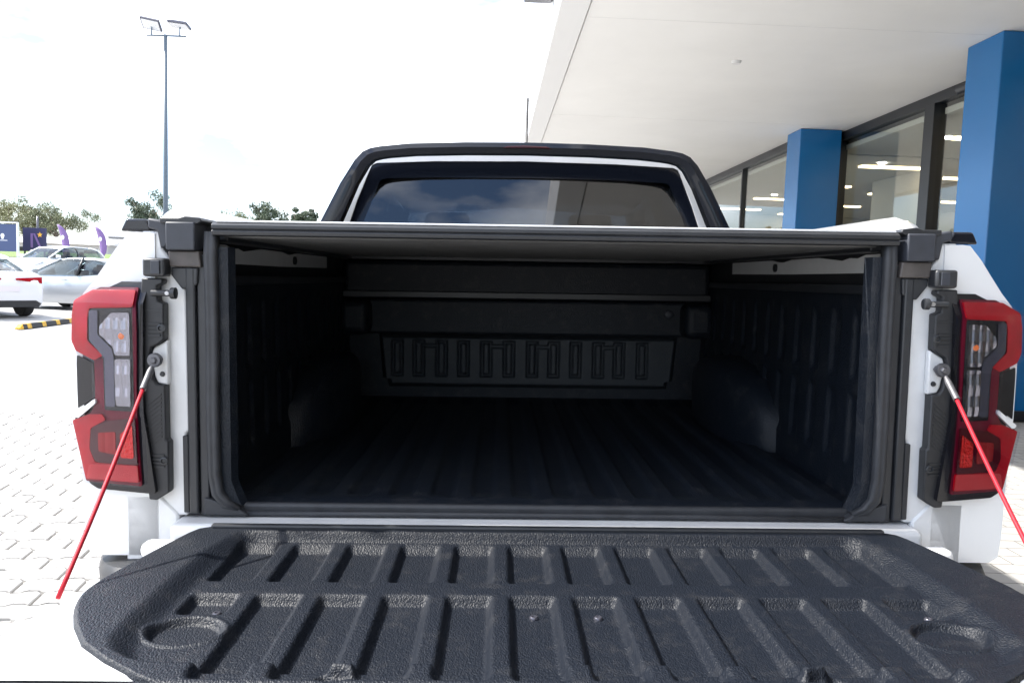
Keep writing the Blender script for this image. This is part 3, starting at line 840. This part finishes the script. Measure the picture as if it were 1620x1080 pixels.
b = MB(); b.prism([(-.10, 1.856), (.02, 1.858), (.10, 1.856), (.08, 1.864), (.0, 1.867), (-.08, 1.864)], 'y', 1.703, 1.73); b.build('brake_light', 'lens_dark', truck, bevel=.002)
b = MB()
for sg in (-1, 1):
    b = MB(); b.prism([(1.0, 1.43), (1.75, 1.43), (1.74, 1.50), (1.60, 1.47)], 'x', sg * .81, sg * .86); b.build('sports_bar_leg', 'black_plastic', truck, bevel=.02, smooth=40)

# ---- cab
def ring(pts): return [(-x, z) for x, z in pts] + [(x, z) for x, z in reversed(pts)]
def cy(z): return 1.80 + (z - 1.2) * .17          # sloping rear face
R_OUT = [(.93, 1.15), (.90, 1.45), (.825, 1.65), (.745, 1.80), (.70, 1.845), (.62, 1.862), (.40, 1.874), (.01, 1.879)]
R_WHT = [(.80, 1.15), (.795, 1.45), (.732, 1.65), (.682, 1.783), (.671, 1.806), (.650, 1.815), (.40, 1.827), (.01, 1.833)]
R_GLS = [(.745, 1.15), (.742, 1.45), (.668, 1.65), (.640, 1.728), (.630, 1.742), (.605, 1.748), (.40, 1.756), (.01, 1.760)]
R_IN = [(.765, 1.15), (.762, 1.45), (.71, 1.60), (.655, 1.735), (.64, 1.775), (.60, 1.795), (.40, 1.808), (.01, 1.812)]
o_, w_, g2 = ring(R_OUT), ring(R_WHT), ring(R_GLS)
def strip(b, A, B, ya, yb, thick=0):
    n_ = len(A); o0 = len(b.v)
    b.v += [(x, cy(z) + ya, z) for x, z in A] + [(x, cy(z) + yb, z) for x, z in B]
    b.f += [(o0 + i, o0 + i + 1, o0 + n_ + i + 1, o0 + n_ + i) for i in range(n_ - 1)]
b = MB(); strip(b, o_, w_, 0, 0); strip(b, w_, w_, 0, .03); strip(b, o_, o_, 0, .06)
cab = b.build('cab_rear_frame', 'white', truck, smooth=30)
b = MB(); strip(b, w_, g2, .008, .010)
b.build('window_band', 'black_gloss', truck, smooth=30)
b = MB(); b.v = [(x, cy(z) + .012, z) for x, z in g2]; b.f = [tuple(range(len(g2)))]
rw = b.build('rear_window', 'tint', truck, solid=.004)
# roof, pillars, lower body and bonnet (mostly hidden behind the bed)
def cabring(y, s, zt): return [(-.745 * s, y, zt - .08), (-.70 * s, y, zt - .035), (-.62 * s, y, zt - .018), (-.4, y, zt - .006), (0, y, zt), (.4, y, zt - .006), (.62 * s, y, zt - .018), (.70 * s, y, zt - .035), (.745 * s, y, zt - .08), (.70 * s, y, zt - .09), (0, y, zt - .05), (-.70 * s, y, zt - .09)]
b = MB(); b.loft([cabring(y, s, z) for y, s, z in [(1.92, 1, 1.879), (2.2, 1, 1.884), (2.8, 1, 1.882), (3.2, .98, 1.86), (3.45, .95, 1.815)]])
b.build('roof', 'white', truck, smooth=40)
def pillar(pts, m='white'):
    b = MB(); b.tube(pts, .04, 8); both(b, 'roof_pillar', m, truck, smooth=1)
pillar([(-.90, 4.05, 1.22), (-.72, 3.45, 1.76)]); pillar([(-.915, 2.75, 1.22), (-.74, 2.75, 1.79)], 'black_gloss'); pillar([(-.905, 1.93, 1.30), (-.73, 1.97, 1.80)])
b = MB(); b.prism([(-.89, 4.1, ), (.89, 4.1), (.70, 3.42), (-.70, 3.42)], 'z', 0, .004)
b.v = [(x, y, 1.20 + (4.1 - y) / .68 * .58 + z) for x, y, z in b.v]; b.build('windscreen', 'clear', truck)
for sg in (-1, 1):
    for (ya, yb, yc, yd) in ((2.0, 2.72, 2.72, 2.02), (2.78, 4.0, 3.42, 2.78)):
        b = MB(); b.add([(sg * .915, ya, 1.24), (sg * .915, yb, 1.24), (sg * .735, yc, 1.80), (sg * .735, yd, 1.80)], [(0, 1, 2, 3)]); b.build('side_window', 'tint', truck, solid=.004)
def lowsec(y, hw, z0, z1): return [(-hw + .03, y, z0), (-hw, y, z0 + .1), (-hw - .012, y, (z0 + z1) / 2), (-hw, y, z1 - .08), (-hw + .04, y, z1), (hw - .04, y, z1), (hw, y, z1 - .08), (hw + .012, y, (z0 + z1) / 2), (hw, y, z0 + .1), (hw - .03, y, z0)]
def ringshell(ss):
    b = MB(); b.loft(ss); return b
ringshell([lowsec(y, h, z0, z1) for y, h, z0, z1 in [(1.79, .92, .42, 1.235), (2.4, .935, .40, 1.24), (3.4, .935, .40, 1.235), (4.1, .92, .42, 1.21)]]).build('door_body', 'white', truck, smooth=40)
ringshell([lowsec(y, h, z0, z1) for y, h, z0, z1 in [(4.11, .92, .80, 1.205), (4.6, .93, .86, 1.19), (5.0, .92, .60, 1.15), (5.2, .86, .45, 1.05)]]).build('bonnet', 'white', truck, smooth=40)
for sg in (-1, 1):
    b = MB(); b.loft([[(sg * x, y, z) for x, y, z in s] for s in [[(.98, 3.72, 1.22), (1.12, 3.74, 1.22), (1.12, 3.74, 1.40), (.98, 3.72, 1.38)], [(.98, 3.82, 1.24), (1.10, 3.84, 1.24), (1.10, 3.84, 1.38), (.98, 3.82, 1.36)]]]); b.build('door_mirror', 'black_gloss', truck, bevel=.02, smooth=40)
    for yy in (2.55, 3.55):
        b = MB(); b.box(sg * .945 - .012, sg * .945 + .012, yy - .09, yy + .09, 1.10, 1.13); b.build('door_handle', 'white', truck, bevel=.008)
# seats visible through the window
for x in (-.42, .42):
    b = MB(); b.box(x - .25, x + .25, 3.0, 3.12, 1.10, 1.50); b.build('seat_back', 'seat', truck, bevel=.05, seg=3, smooth=40)
    b = MB(); b.box(x - .13, x + .13, 3.02, 3.11, 1.53, 1.70); b.build('headrest', 'seat', truck, bevel=.04, seg=3, smooth=40)
for x in (-.45, 0, .45):
    b = MB(); b.box(x - .12, x + .12, 2.06, 2.14, 1.40, 1.53); b.build('headrest', 'seat', truck, bevel=.04, seg=3, smooth=40)
b = MB(); b.box(-.65, .65, 2.02, 2.15, 1.24, 1.38); b.build('rear_seat_back', 'seat', truck, bevel=.04)
b = MB(); b.box(-.06, .06, 3.62, 3.65, 1.60, 1.66); b.build('rear_view_mirror', 'seat', truck, bevel=.01)
b = MB(); b.box(-.88, .88, 1.83, 4.05, 1.236, 1.25); b.build('cabin_trim', 'seat', truck)
b = MB(); b.box(-.68, .68, 1.95, 3.4, 1.775, 1.785); b.build('headlining', 'seat', truck)
b = MB(); b.tube([(.0, 1.98, 1.885), (.002, 1.985, 1.895), (.003, 1.99, 1.91), (.01, 2.05, 2.135)], [.024, .014, .0075, .0055], 10); b.build('antenna', 'black_plastic', truck, smooth=1)

# ---- wheels
def wheel_parts(parent, cx, cy_, cz, r, wd, sg):
    b = MB(); b.lathe([(r * .62, -wd / 2), (r * .93, -wd / 2), (r, -wd * .36), (r, wd * .36), (r * .93, wd / 2), (r * .62, wd / 2)], 'x', (cx, cy_, cz), 32)
    wh = b.build('wheel', 'tyre', parent, smooth=40)
    b = MB(); b.lathe([(.02, sg * wd * .30), (r * .25, sg * wd * .30), (r * .58, sg * wd * .40), (r * .63, sg * wd * .44), (r * .63, -sg * wd * .3), (.02, -sg * wd * .3)], 'x', (cx, cy_, cz), 24)
    b.build('rim', 'rim', wh, smooth=40)
for sg in (-1, 1):
    for yy in (1.12, 4.39): wheel_parts(truck, sg * .80, yy, .385, .385, .26, sg)
b = MB(); b.box(-.70, .70, 1.08, 1.16, .34, .42); b.build('rear_axle', 'black_plastic', truck)
b = MB(); b.box(-.55, .55, .1, 4.8, .46, .62); b.build('chassis', 'black_plastic', truck)

# ================================================================== LAMP POLE
MT['pole'] = mat('painted_pole', (.10, .13, .16), .5)
pole = empty('light_pole', (-11.63, 26, lerp_tab(PROF, 26)))
tag(pole, 'tall slim grey car park light pole with two floodlights', 'light pole')
b = MB(); b.tube([(0, 0, -.1), (0, 0, 4), (0, 0, 8.66)], [.085, .075, .055], 14); b.build('post', 'pole', pole, smooth=1)
b = MB(); b.tube([(-.62, .02, 8.63), (0, 0, 8.63), (.66, .02, 8.63)], .03, 8); b.build('crossarm', 'pole', pole, smooth=1)
def flood(x0, tx, ry):
    f = MB()
    f.box(-.32, .32, -.22, .22, -.035, .035)
    f.loft([[(-.32, -.22, .0351), (.32, -.22, .0351), (.32, .22, .0351), (-.32, .22, .0351)], [(-.2, -.14, .09), (.2, -.14, .09), (.2, .14, .09), (-.2, .14, .09)]])
    o = f.build('floodlight', MT['lampgrey'], pole, bevel=.01)
    o.location = (x0, 0, 8.98); o.rotation_euler = (tx, ry, 0)
    g = MB(); g.box(-.28, .28, -.18, .18, -.045, -.036); g.build('floodlight_glass', MT['decal'], o)
    b2 = MB(); b2.tube([(x0, .02, 8.63), (x0, .05, 8.95)], .025, 8); b2.build('lamp_bracket', 'pole', pole)
flood(-.47, R(-34), R(10)); flood(.45, R(-10), R(6))

# ================================================================== PARKED CARS
MT['car_white'] = mat('car_white_paint', (.72, .73, .75), .25, coat=.7)
MT['car_silver'] = mat('car_silver_paint', (.52, .54, .56), .3, metal=.45, coat=.7)
MT['plate'] = mat('number_plate_white', (.7, .66, .7), .5)
MT['headl'] = mat('headlamp', (.55, .57, .6), .1, metal=.5, coat=1.)
MT['interior'] = mat('car_interior', (.03, .03, .033), .8)
def make_car(name, label, paint, loc, fwd_dir, hatch, detail_front=True):
    root = empty(name, loc, (0, 0, math.atan2(fwd_dir[1], fwd_dir[0])))
    tag(root, label, 'car')
    Lf = 2.2
    # lower body stations: x, half width, z bottom, z top, crown
    if hatch:
        st = [(-2.12, .70, .42, .86), (-2.05, .82, .30, .98), (-1.7, .89, .22, 1.04), (-.8, .91, .20, 1.01), (.4, .91, .20, .98), (1.05, .90, .20, .96), (1.6, .87, .21, .90), (1.95, .80, .24, .80), (2.12, .64, .34, .68)]
        gh = [(-2.02, 1.02, .74, 1.10, .66), (-1.72, 1.02, .80, 1.38, .60), (-1.2, 1.0, .84, 1.47, .61), (-.3, .98, .85, 1.50, .62), (.25, .97, .85, 1.44, .60), (1.12, .955, .80, .975, .70)]
    else:
        st = [(-2.30, .66, .34, .86), (-2.22, .80, .26, 1.02), (-1.95, .86, .24, 1.06), (-1.2, .90, .20, 1.04), (-.4, .90, .20, .98), (.6, .90, .20, .95), (1.15, .89, .20, .94), (1.7, .86, .21, .87), (2.1, .78, .25, .76), (2.28, .60, .34, .64)]
        gh = [(-1.75, 1.045, .70, 1.075, .66), (-1.15, 1.02, .80, 1.33, .60), (-.7, 1.0, .83, 1.42, .59), (0, .97, .84, 1.44, .60), (.35, .96, .84, 1.40, .585), (1.25, .94, .79, .955, .70)]
    # finer stations
    def interp(tab, n_):
        out = []
        for k in range(len(tab) - 1):
            for q in range(n_):
                t = q / n_; out.append(tuple(tab[k][i] + (tab[k + 1][i] - tab[k][i]) * t for i in range(len(tab[0]))))
        out.append(tab[-1]); return out
    WX = (-1.36, 1.34); WR = .335
    secs = []
    for x, hw, zb, zt in interp(st, 5):
        za = 0
        for wx in WX:
            d = abs(x - wx)
            if d < .37: za = max(za, .31 + math.sqrt(.37 ** 2 - d * d))
        zbo = max(zb, za * .98)
        zm = zb + (zt - zb) * .62
        half = [(hw * .94, zb, True), (hw * .99, zb + .12, True), (hw, zm, False), (hw * .985, zm + (zt - zm) * .35, False), (hw * .93, zt - .035, False), (hw * .82, zt, False), (hw * .4, zt + .012, False)]
        rr_ = []
        for yy, zz, lo in half:
            z_ = max(zz, zbo + (.02 if not lo else 0)) if zbo > zb + .01 else zz
            rr_.append((yy, min(z_, zt + .012)))
        secs.append([(x, -yy, zz) for yy, zz in rr_] + [(x, yy, zz) for yy, zz in reversed(rr_)])
    b = MB(); b.loft(secs); b.build('body', paint, root, smooth=50)
    g = MB(); gs = []
    for x, z0, h0, z1, h1 in interp(gh, 3):
        gs.append([(x, -h0, z0 - .02), (x, -(h0 * .35 + h1 * .65), z0 + (z1 - z0) * .72), (x, -h1, z1 - .01), (x, 0, z1 + .012), (x, h1, z1 - .01), (x, (h0 * .35 + h1 * .65), z0 + (z1 - z0) * .72), (x, h0, z0 - .02)])
    g.loft(gs, cap=False, closed=False); g.build('window_glass', 'carglass', root, smooth=40)
    # roof skin
    r_ = MB(); rows = [s for s in interp(gh, 6) if (s[3] > 1.30 if not hatch else s[3] > 1.36)]
    r_.loft([[(x, -h1 - .012, z1 - .035), (x, -h1 * .93, z1 + .012), (x, -h1 * .5, z1 + .026), (x, 0, z1 + .03), (x, h1 * .5, z1 + .026), (x, h1 * .93, z1 + .012), (x, h1 + .012, z1 - .035)] for x, z0, h0, z1, h1 in rows], cap=False, closed=False)
    r_.build('roof', paint, root, smooth=1, solid=.01)
    # pillars
    def pill(i0, i1, rad, m_):
        A, B = gh[i0], gh[i1]
        for s in (-1, 1):
            b = MB(); b.tube([(A[0], s * (A[4] + .012), A[3]), ((A[0] + B[0]) / 2, s * ((A[4] + B[4]) / 2 + .015), (A[3] + B[3]) / 2 + .01), (B[0], s * (B[4] + .012), B[3])], rad, 6); b.build('window_pillar', m_, root, smooth=1)
    pill(4, 5, .035, paint); pill(0, 1, .05, paint); pill(1, 2, .045, paint)
    for s in (-1, 1):
        x = -.35; b = MB(); b.tube([(x, s * .858, .97), (x - .03, s * .755, 1.25), (x - .04, s * .63, 1.45)], .03, 6); b.build('window_pillar', 'black_trim', root, smooth=1)
        b = MB(); b.loft([[(.80, s * .90, .98), (.98, s * .91, .98), (.96, s * .91, 1.12), (.80, s * .90, 1.12)], [(.84, s * 1.06, 1.00), (.94, s * 1.06, 1.00), (.94, s * 1.06, 1.11), (.84, s * 1.06, 1.11)]]); b.build('door_mirror', paint, root, bevel=.02, smooth=40)
        for hx in (.0, -.95):
            b = MB(); b.box(hx - .09, hx + .09, s * .905 - .012, s * .905 + .012, .84, .865); b.build('door_handle', paint, root, bevel=.006)
        for wx in WX:
            c = (wx, s * .80, WR)
            b = MB(); b.lathe([(WR * .6, -.10), (WR * .95, -.10), (WR, -.07), (WR, .07), (WR * .95, .10), (WR * .6, .10)], 'y', c, 24); wh = b.build('wheel', 'tyre', root, smooth=40)
            b = MB(); b.lathe([(.02, s * .07), (WR * .55, s * .085), (WR * .62, s * .10), (WR * .62, -s * .06), (.02, -s * .06)], 'y', c, 20); b.build('rim', 'rim', wh, smooth=40)
        # lamps
        xr = st[1][0]; xf = st[-2][0]
        b = MB(); b.loft([[(xr - .13, s * .16, .88), (xr - .12, s * .16, .92), (xr + .10, s * .18, .92), (xr + .10, s * .18, .86)], [(xr - .04, s * .76, .80), (xr - .04, s * .76, .95), (xr + .2, s * .74, .95), (xr + .2, s * .74, .82)], [(xr + .28, s * .895, .88), (xr + .28, s * .89, .95), (xr + .36, s * .865, .95), (xr + .36, s * .865, .88)]]); b.build('tail_light', 'lens_red', root, bevel=.01, smooth=40)
        b = MB(); b.loft([[(xf + .14, s * .40, .58), (xf + .12, s * .40, .66), (xf - .05, s * .40, .70), (xf - .05, s * .40, .58)], [(xf - .02, s * .80, .66), (xf - .04, s * .79, .76), (xf - .2, s * .79, .78), (xf - .2, s * .80, .66)], [(xf - .30, s * .872, .76), (xf - .30, s * .865, .80), (xf - .38, s * .865, .80), (xf - .38, s * .872, .76)]]); b.build('headlight', 'headl', root, bevel=.01, smooth=40)
    xf = st[-1][0]; xr = st[0][0]
    b = MB(); b.prism([(-.52, .30), (.52, .30), (.60, .44), (.45, .52), (-.45, .52), (-.60, .44)], 'x', xf - .16, xf + .012); b.build('grille', 'black_gloss', root, bevel=.01)
    b = MB(); b.box(xf + .013, xf + .025, -.19, .19, .42, .54); b.build('number_plate', 'plate', root)
    b = MB(); b.lathe([(.001, .02), (.06, .02), (.07, 0)], 'x', (xf - .015, 0, .60), 16); b.build('badge', 'silver', root, smooth=40)
    b = MB(); b.prism([(-.66, .26), (.66, .26), (.72, .34), (.60, .42), (-.60, .42), (-.72, .34)], 'x', xr - .004, xr + .18); b.build('bumper_insert', 'black_plastic', root, bevel=.01)
    b = MB(); b.box(xr - .016, xr - .004, -.24, .24, .62, .74); b.build('number_plate', 'plate', root)
    b = MB(); b.box(-1.6, .9, -.7, .7, .4, .9); b.build('cabin', 'interior', root)
    for sx in (-.1, -1.0):
        for s in (-.37, .37):
            b = MB(); b.box(sx - .08, sx + .06, s - .22, s + .22, .85, 1.12); b.box(sx - .06, sx + .03, s - .11, s + .11, 1.13, 1.28); b.build('car_seat', 'interior', root, bevel=.03)
    return root
make_car('parked_sedan', 'white sedan with red tail light cut off by the left photo edge', 'car_white', (-13.3, 18.6, 0), (-.86, .51), False)
make_car('parked_sedan', 'silver sedan parked side-on behind the striped wheel stop', 'car_silver', (-12.1, 22.1, 0), (-.985, .17), False)
make_car('parked_hatchback', 'white hatchback facing forward in front of the purple flags', 'car_white', (-20.2, 34.4, .5), (-.24, -.97), True)
make_car('parked_hatchback', 'white hatchback half hidden behind the pickup tail lamp', 'car_white', (-17.0, 36.8, .5), (-.24, -.97), True)

# ---- striped wheel stop
ws = empty('wheel_stop', (-9.42, 14.75, .012), (0, 0, math.atan2(1.95, -.2)))
tag(ws, 'black and yellow striped rubber wheel stop on the pale paving', 'wheel stop')
MT['ws_black'] = mat('wheel_stop_rubber', (.03, .03, .03), .7, var=.3, vscale=10)
MT['ws_yellow'] = mat('wheel_stop_yellow', (.62, .36, .03), .6, var=.2, vscale=10)
x = 0
segs = [(.10, 'c'), (.15, 'b'), (.16, 'y'), (.42, 'b'), (.16, 'y'), (.42, 'b'), (.16, 'y'), (.42, 'b'), (.16, 'y'), (.2, 'b')]
for ln, k in segs:
    pr = [(-.075, 0), (.075, 0), (.05, .095), (-.05, .095)]
    b = MB()
    if k == 'c':
        b.loft([[(x, y * .8, z * .35) for y, z in pr], [(x + ln, y, z) for y, z in pr]]); b.build('end_cap', 'ws_yellow', ws, bevel=.008)
    else:
        b.prism(pr, 'x', x + .001, x + ln - .001); b.build('stripe_block', 'ws_yellow' if k == 'y' else 'ws_black', ws, bevel=.006)
    x += ln

# ---- bollard
b = MB(); b.lathe([(.16, 0), (.17, .35), (.15, .5), (.08, .6), (.01, .62)], 'z', (-24.4, 39.5, lerp_tab(PROF, 39.5)), 16)
tag(b.build('bollard', MT['concrete'], smooth=40), 'short round grey bollard beside the grass bank', 'bollard')

# ---- sign panels
MT['navy'] = mat('navy_sign', (.045, .07, .16), .5)
MT['purple_dark'] = mat('dark_purple_sign', (.03, .028, .085), .5)
MT['purple'] = mat('purple_print', (.17, .10, .27), .6)
MT['gold'] = mat('gold_print', (.8, .42, .05), .6)
sg1 = empty('sign_panel', (-32.9, 50, 1.75)); tag(sg1, 'navy blue sign panel with white emblem in a white frame', 'sign')
b = MB(); b.box(-1.9, 1.02, 0, .08, .12, 1.86); b.build('panel', 'navy', sg1)
for xx in (1.06, -.75, -1.94):
    b = MB(); b.box(xx - .045, xx + .045, -.05, .10, -.3, 1.92); b.build('frame_post', 'decal', sg1)
b = MB(); b.box(-1.98, 1.10, -.055, .105, 1.921, 2.0); b.build('frame_rail', 'decal', sg1)
em = [(.14 * math.cos(t * math.pi / 8), .14 * math.sin(t * math.pi / 8)) for t in range(16)]
b = MB(); b.prism([(.1 + p * .9, 1.12 + q) for p, q in em], 'y', -.008, -.001); b.prism([(.04, .90), (.16, .90), (.19, 1.0), (.01, 1.0)], 'y', -.008, -.001); b.build('emblem', 'decal', sg1)
b = MB()
for k in range(9): b.box(-.22 + k * .072, -.175 + k * .072, -.008, -.001, .79, .845)
b.build('emblem_text', 'decal', sg1)
sg2 = empty('sign_panel', (-32.0, 51.6, 1.85)); tag(sg2, 'dark purple sign panel with purple letter and gold star', 'sign')
b = MB(); b.box(-.52, 1.02, 0, .1, .1, 1.65); b.build('panel', 'purple_dark', sg2)
b = MB(); b.prism([(.0, .35), (.16, .35), (.16, 1.28), (0, 1.28)], 'y', -.008, -.001); b.prism([(.17, 1.28), (.30, 1.28), (.78, .25), (.62, .25)], 'y', -.009, -.002); b.build('letter', 'purple', sg2)
st_ = [((.19 if i % 2 == 0 else .085) * math.sin(i * math.pi / 5) + .62, (.19 if i % 2 == 0 else .085) * math.cos(i * math.pi / 5) + 1.2) for i in range(10)]
b = MB(); b.prism(st_, 'y', -.008, -.001); b.build('star', 'gold', sg2)
b = MB(); b.box(-.45, -.38, 0, .1, -.3, .1); b.box(.85, .92, 0, .1, -.3, .1); b.build('sign_leg', 'frame', sg2)

# ---- feather flags
def flag(loc, label, lean):
    f = empty('feather_flag', loc); tag(f, label, 'flag', 'purple feather flags')
    H = 2.1
    curve = [(lean * (t ** 2.2) * .35, t * H) for t in [i / 12 for i in range(13)]]
    b = MB(); b.tube([(x, 0, z) for x, z in curve], .02, 6); b.build('flag_pole', 'silver', f)
    wds = [.0, .1, .22, .32, .38, .42, .45, .47, .47, .45, .40, .30, .10]
    m = MB()
    for (x, z), wd in zip(curve, wds):
        m.v += [(x, -.01, z), (x + .5 * wd * -lean, -.035, z), (x - lean * wd, -.01 + .04 * math.sin(z * 3), z)]
    for i in range(12):
        for j in range(2): m.f.append((i * 3 + j, i * 3 + j + 1, i * 3 + j + 4, i * 3 + j + 3))
    m.build('flag_cloth', 'purple', f, smooth=1, solid=.006)
    b = MB(); b.prism([(-lean * .12 + p * .7 + lean * .12, 1.35 + q) for p, q in em], 'y', -.06, -.052); b.build('flag_emblem', 'decal', f)
flag((-26.6, 46, 1.41), 'purple feather flag left of the other, above the white hatchback', -1)
flag((-25.45, 48, 1.45), 'purple feather flag on the right, nearer the pickup', -1)

# ---- low buildings behind
MT['roofpale'] = mat('pale_roof', (.7, .69, .66), .5)
MT['rend'] = mat('rendered_wall', (.5, .48, .45), .8)
MT['greyclad'] = mat('grey_cladding', (.22, .23, .25), .6)
def lowbuild(name, label, x0, x1, y0, y1, zw, zr, wallm, roofm):
    e = empty(name, ((x0 + x1) / 2, y0, 2.1)); tag(e, label, 'building')
    hw = (x1 - x0) / 2; d = y1 - y0
    b = MB(); b.box(-hw, hw, 0, d, -.5, zw - 2.1); b.build('wall', wallm, e)
    b = MB(); b.prism([(-.5, zw - 2.1), (d + .5, zw - 2.1), (d / 2, zr - 2.1)], 'x', -hw - .4, hw + .4); b.build('roof', roofm, e)
    k = int(hw * 2 / 3)
    for i in range(k):
        x = -hw + (i + .5) * 2 * hw / k
        b = MB(); b.box(x - .6, x + .6, -.03, -.002, -.0, .55 * (zw - 2.1)); w_2 = b.build('window', 'frame', e)
        b = MB(); b.box(x - .54, x + .54, -.045, -.031, .06, .55 * (zw - 2.1) - .06); b.build('pane', 'carglass', w_2)
lowbuild('low_shed', 'long low shed with pale roof beneath the trees', -45.5, -36.5, 70, 76, 2.95, 3.6, 'rend', 'roofpale')
lowbuild('grey_shed', 'grey clad shed right of the feather flags', -40.6, -30, 78, 86, 4.0, 4.3, 'greyclad', 'greyclad')
lowbuild('far_shed', 'pale shed far behind the pickup bed', -34, -12, 95, 104, 4.2, 5.0, 'rend', 'roofpale')
b = MB(); b.tube([(-33.6, 55, 1.7), (-33.6, 55, 4.45)], .07, 8)
tag(b.build('post', MT['lampgrey'], smooth=1), 'plain grey post standing right of the purple sign panel', 'post')

# ================================================================== TREES
MT['bark'] = mat('bark', (.16, .13, .10), .9)
def leafmat(nm, c):
    m = mat(nm, c, .6, var=.4, vscale=.8)
    return m
MT['leaf1'] = leafmat('gum_leaves', (.13, .145, .075)); MT['leaf2'] = leafmat('dark_leaves', (.075, .10, .06)); MT['leaf3'] = leafmat('olive_leaves', (.18, .185, .09))
def tree(label, x, y, h, rw_, leaf, seed, dens=1., base_z=None, low_=.35, sparse=False):
    rnd = random.Random(seed)
    z0 = lerp_tab(PROF, y) if base_z is None else base_z
    e = empty('gum_tree', (x, y, z0)); tag(e, label, 'tree', 'trees beyond the car park')
    b = MB(); tip = []
    th = h * .45
    b.tube([(0, 0, -.2), (rnd.uniform(-.15, .15), 0, th * .5), (rnd.uniform(-.3, .3), 0, th)], [h * .028, h * .022, h * .016], 8)
    clumps = []
    nl = 7 if not sparse else 5
    for k in range(nl):
        a = 2 * math.pi * k / nl + rnd.uniform(-.4, .4); s = th * rnd.uniform(.6, 1)
        ex = math.cos(a) * rw_ * rnd.uniform(.45, .85); ey = math.sin(a) * rw_ * rnd.uniform(.4, .8); ez = h * rnd.uniform(.62, .95)
        b.tube([(0, 0, s), (ex * .5, ey * .5, (s + ez) * .52), (ex, ey, ez)], [h * .012, h * .008, h * .003], 6)
        for q in range(4 if not sparse else 2):
            t = rnd.uniform(.55, 1.1)
            clumps.append((ex * t + rnd.gauss(0, rw_ * .16), ey * t + rnd.gauss(0, rw_ * .16), s + (ez - s) * t + rnd.gauss(0, h * .05), rw_ * rnd.uniform(.14, .30) * (.7 if sparse else 1)))
    if not sparse:
        for q in range(10):
            a = rnd.uniform(0, 6.28); r = rw_ * math.sqrt(rnd.random()) * .9
            clumps.append((math.cos(a) * r, math.sin(a) * r, h * rnd.uniform(low_ + .08, .93 - .25 * (r / rw_) ** 2), rw_ * rnd.uniform(.15, .3)))
    b.build('trunk', 'bark', e, smooth=1)
    m = MB()
    for cx, cy_, cz, cr_ in clumps:
        for i in range(int(150 * dens)):
            d = Vector((rnd.gauss(0, 1), rnd.gauss(0, 1), rnd.gauss(0, .75))).normalized() * cr_ * rnd.random() ** .4
            p = Vector((cx, cy_, cz)) + d
            s = h * rnd.uniform(.008, .018)
            u_ = Vector((rnd.gauss(0, 1), rnd.gauss(0, 1), rnd.gauss(0, 1))).normalized(); v_ = u_.cross(Vector((rnd.gauss(0, 1), rnd.gauss(0, 1), rnd.gauss(0, 1)))).normalized()
            o0 = len(m.v)
            m.v += [tuple(p - u_ * s * 1.5), tuple(p + v_ * s * .7), tuple(p + u_ * s * 1.5), tuple(p - v_ * s * .7)]
            m.f.append((o0, o0 + 1, o0 + 2, o0 + 3))
    m.build('crown', leaf, e, recalc=False)
tree('olive green gum tree behind the navy sign panel', -58.5, 90, 5.6, 3.3, 'leaf3', 3)
tree('olive green gum tree behind the purple sign panel', -55.6, 92, 5.3, 2.8, 'leaf3', 5)
tree('broad dark gum tree right of the sign panels', -52.2, 89, 5.4, 3.4, 'leaf1', 11, 1.2, low_=.2)
tree('tall sparse gum tree with thin branches at the left photo edge', -62, 96, 7.5, 4.2, 'leaf1', 21, .5, sparse=True)
tree('grey green gum tree behind the light pole', -41.0, 88, 6.4, 2.6, 'leaf2', 8)
tree('thin sparse gum tree left of the round tree near the cab', -29.0, 92, 7.2, 2.6, 'leaf2', 31, .7)
tree('dark round gum tree just left of the cab', -24.4, 90, 6.9, 1.9, 'leaf2', 14, 1.2)
tree('faint bare tree left of the thin gum tree', -34.6, 98, 6.2, 2.6, 'leaf1', 41, .35)
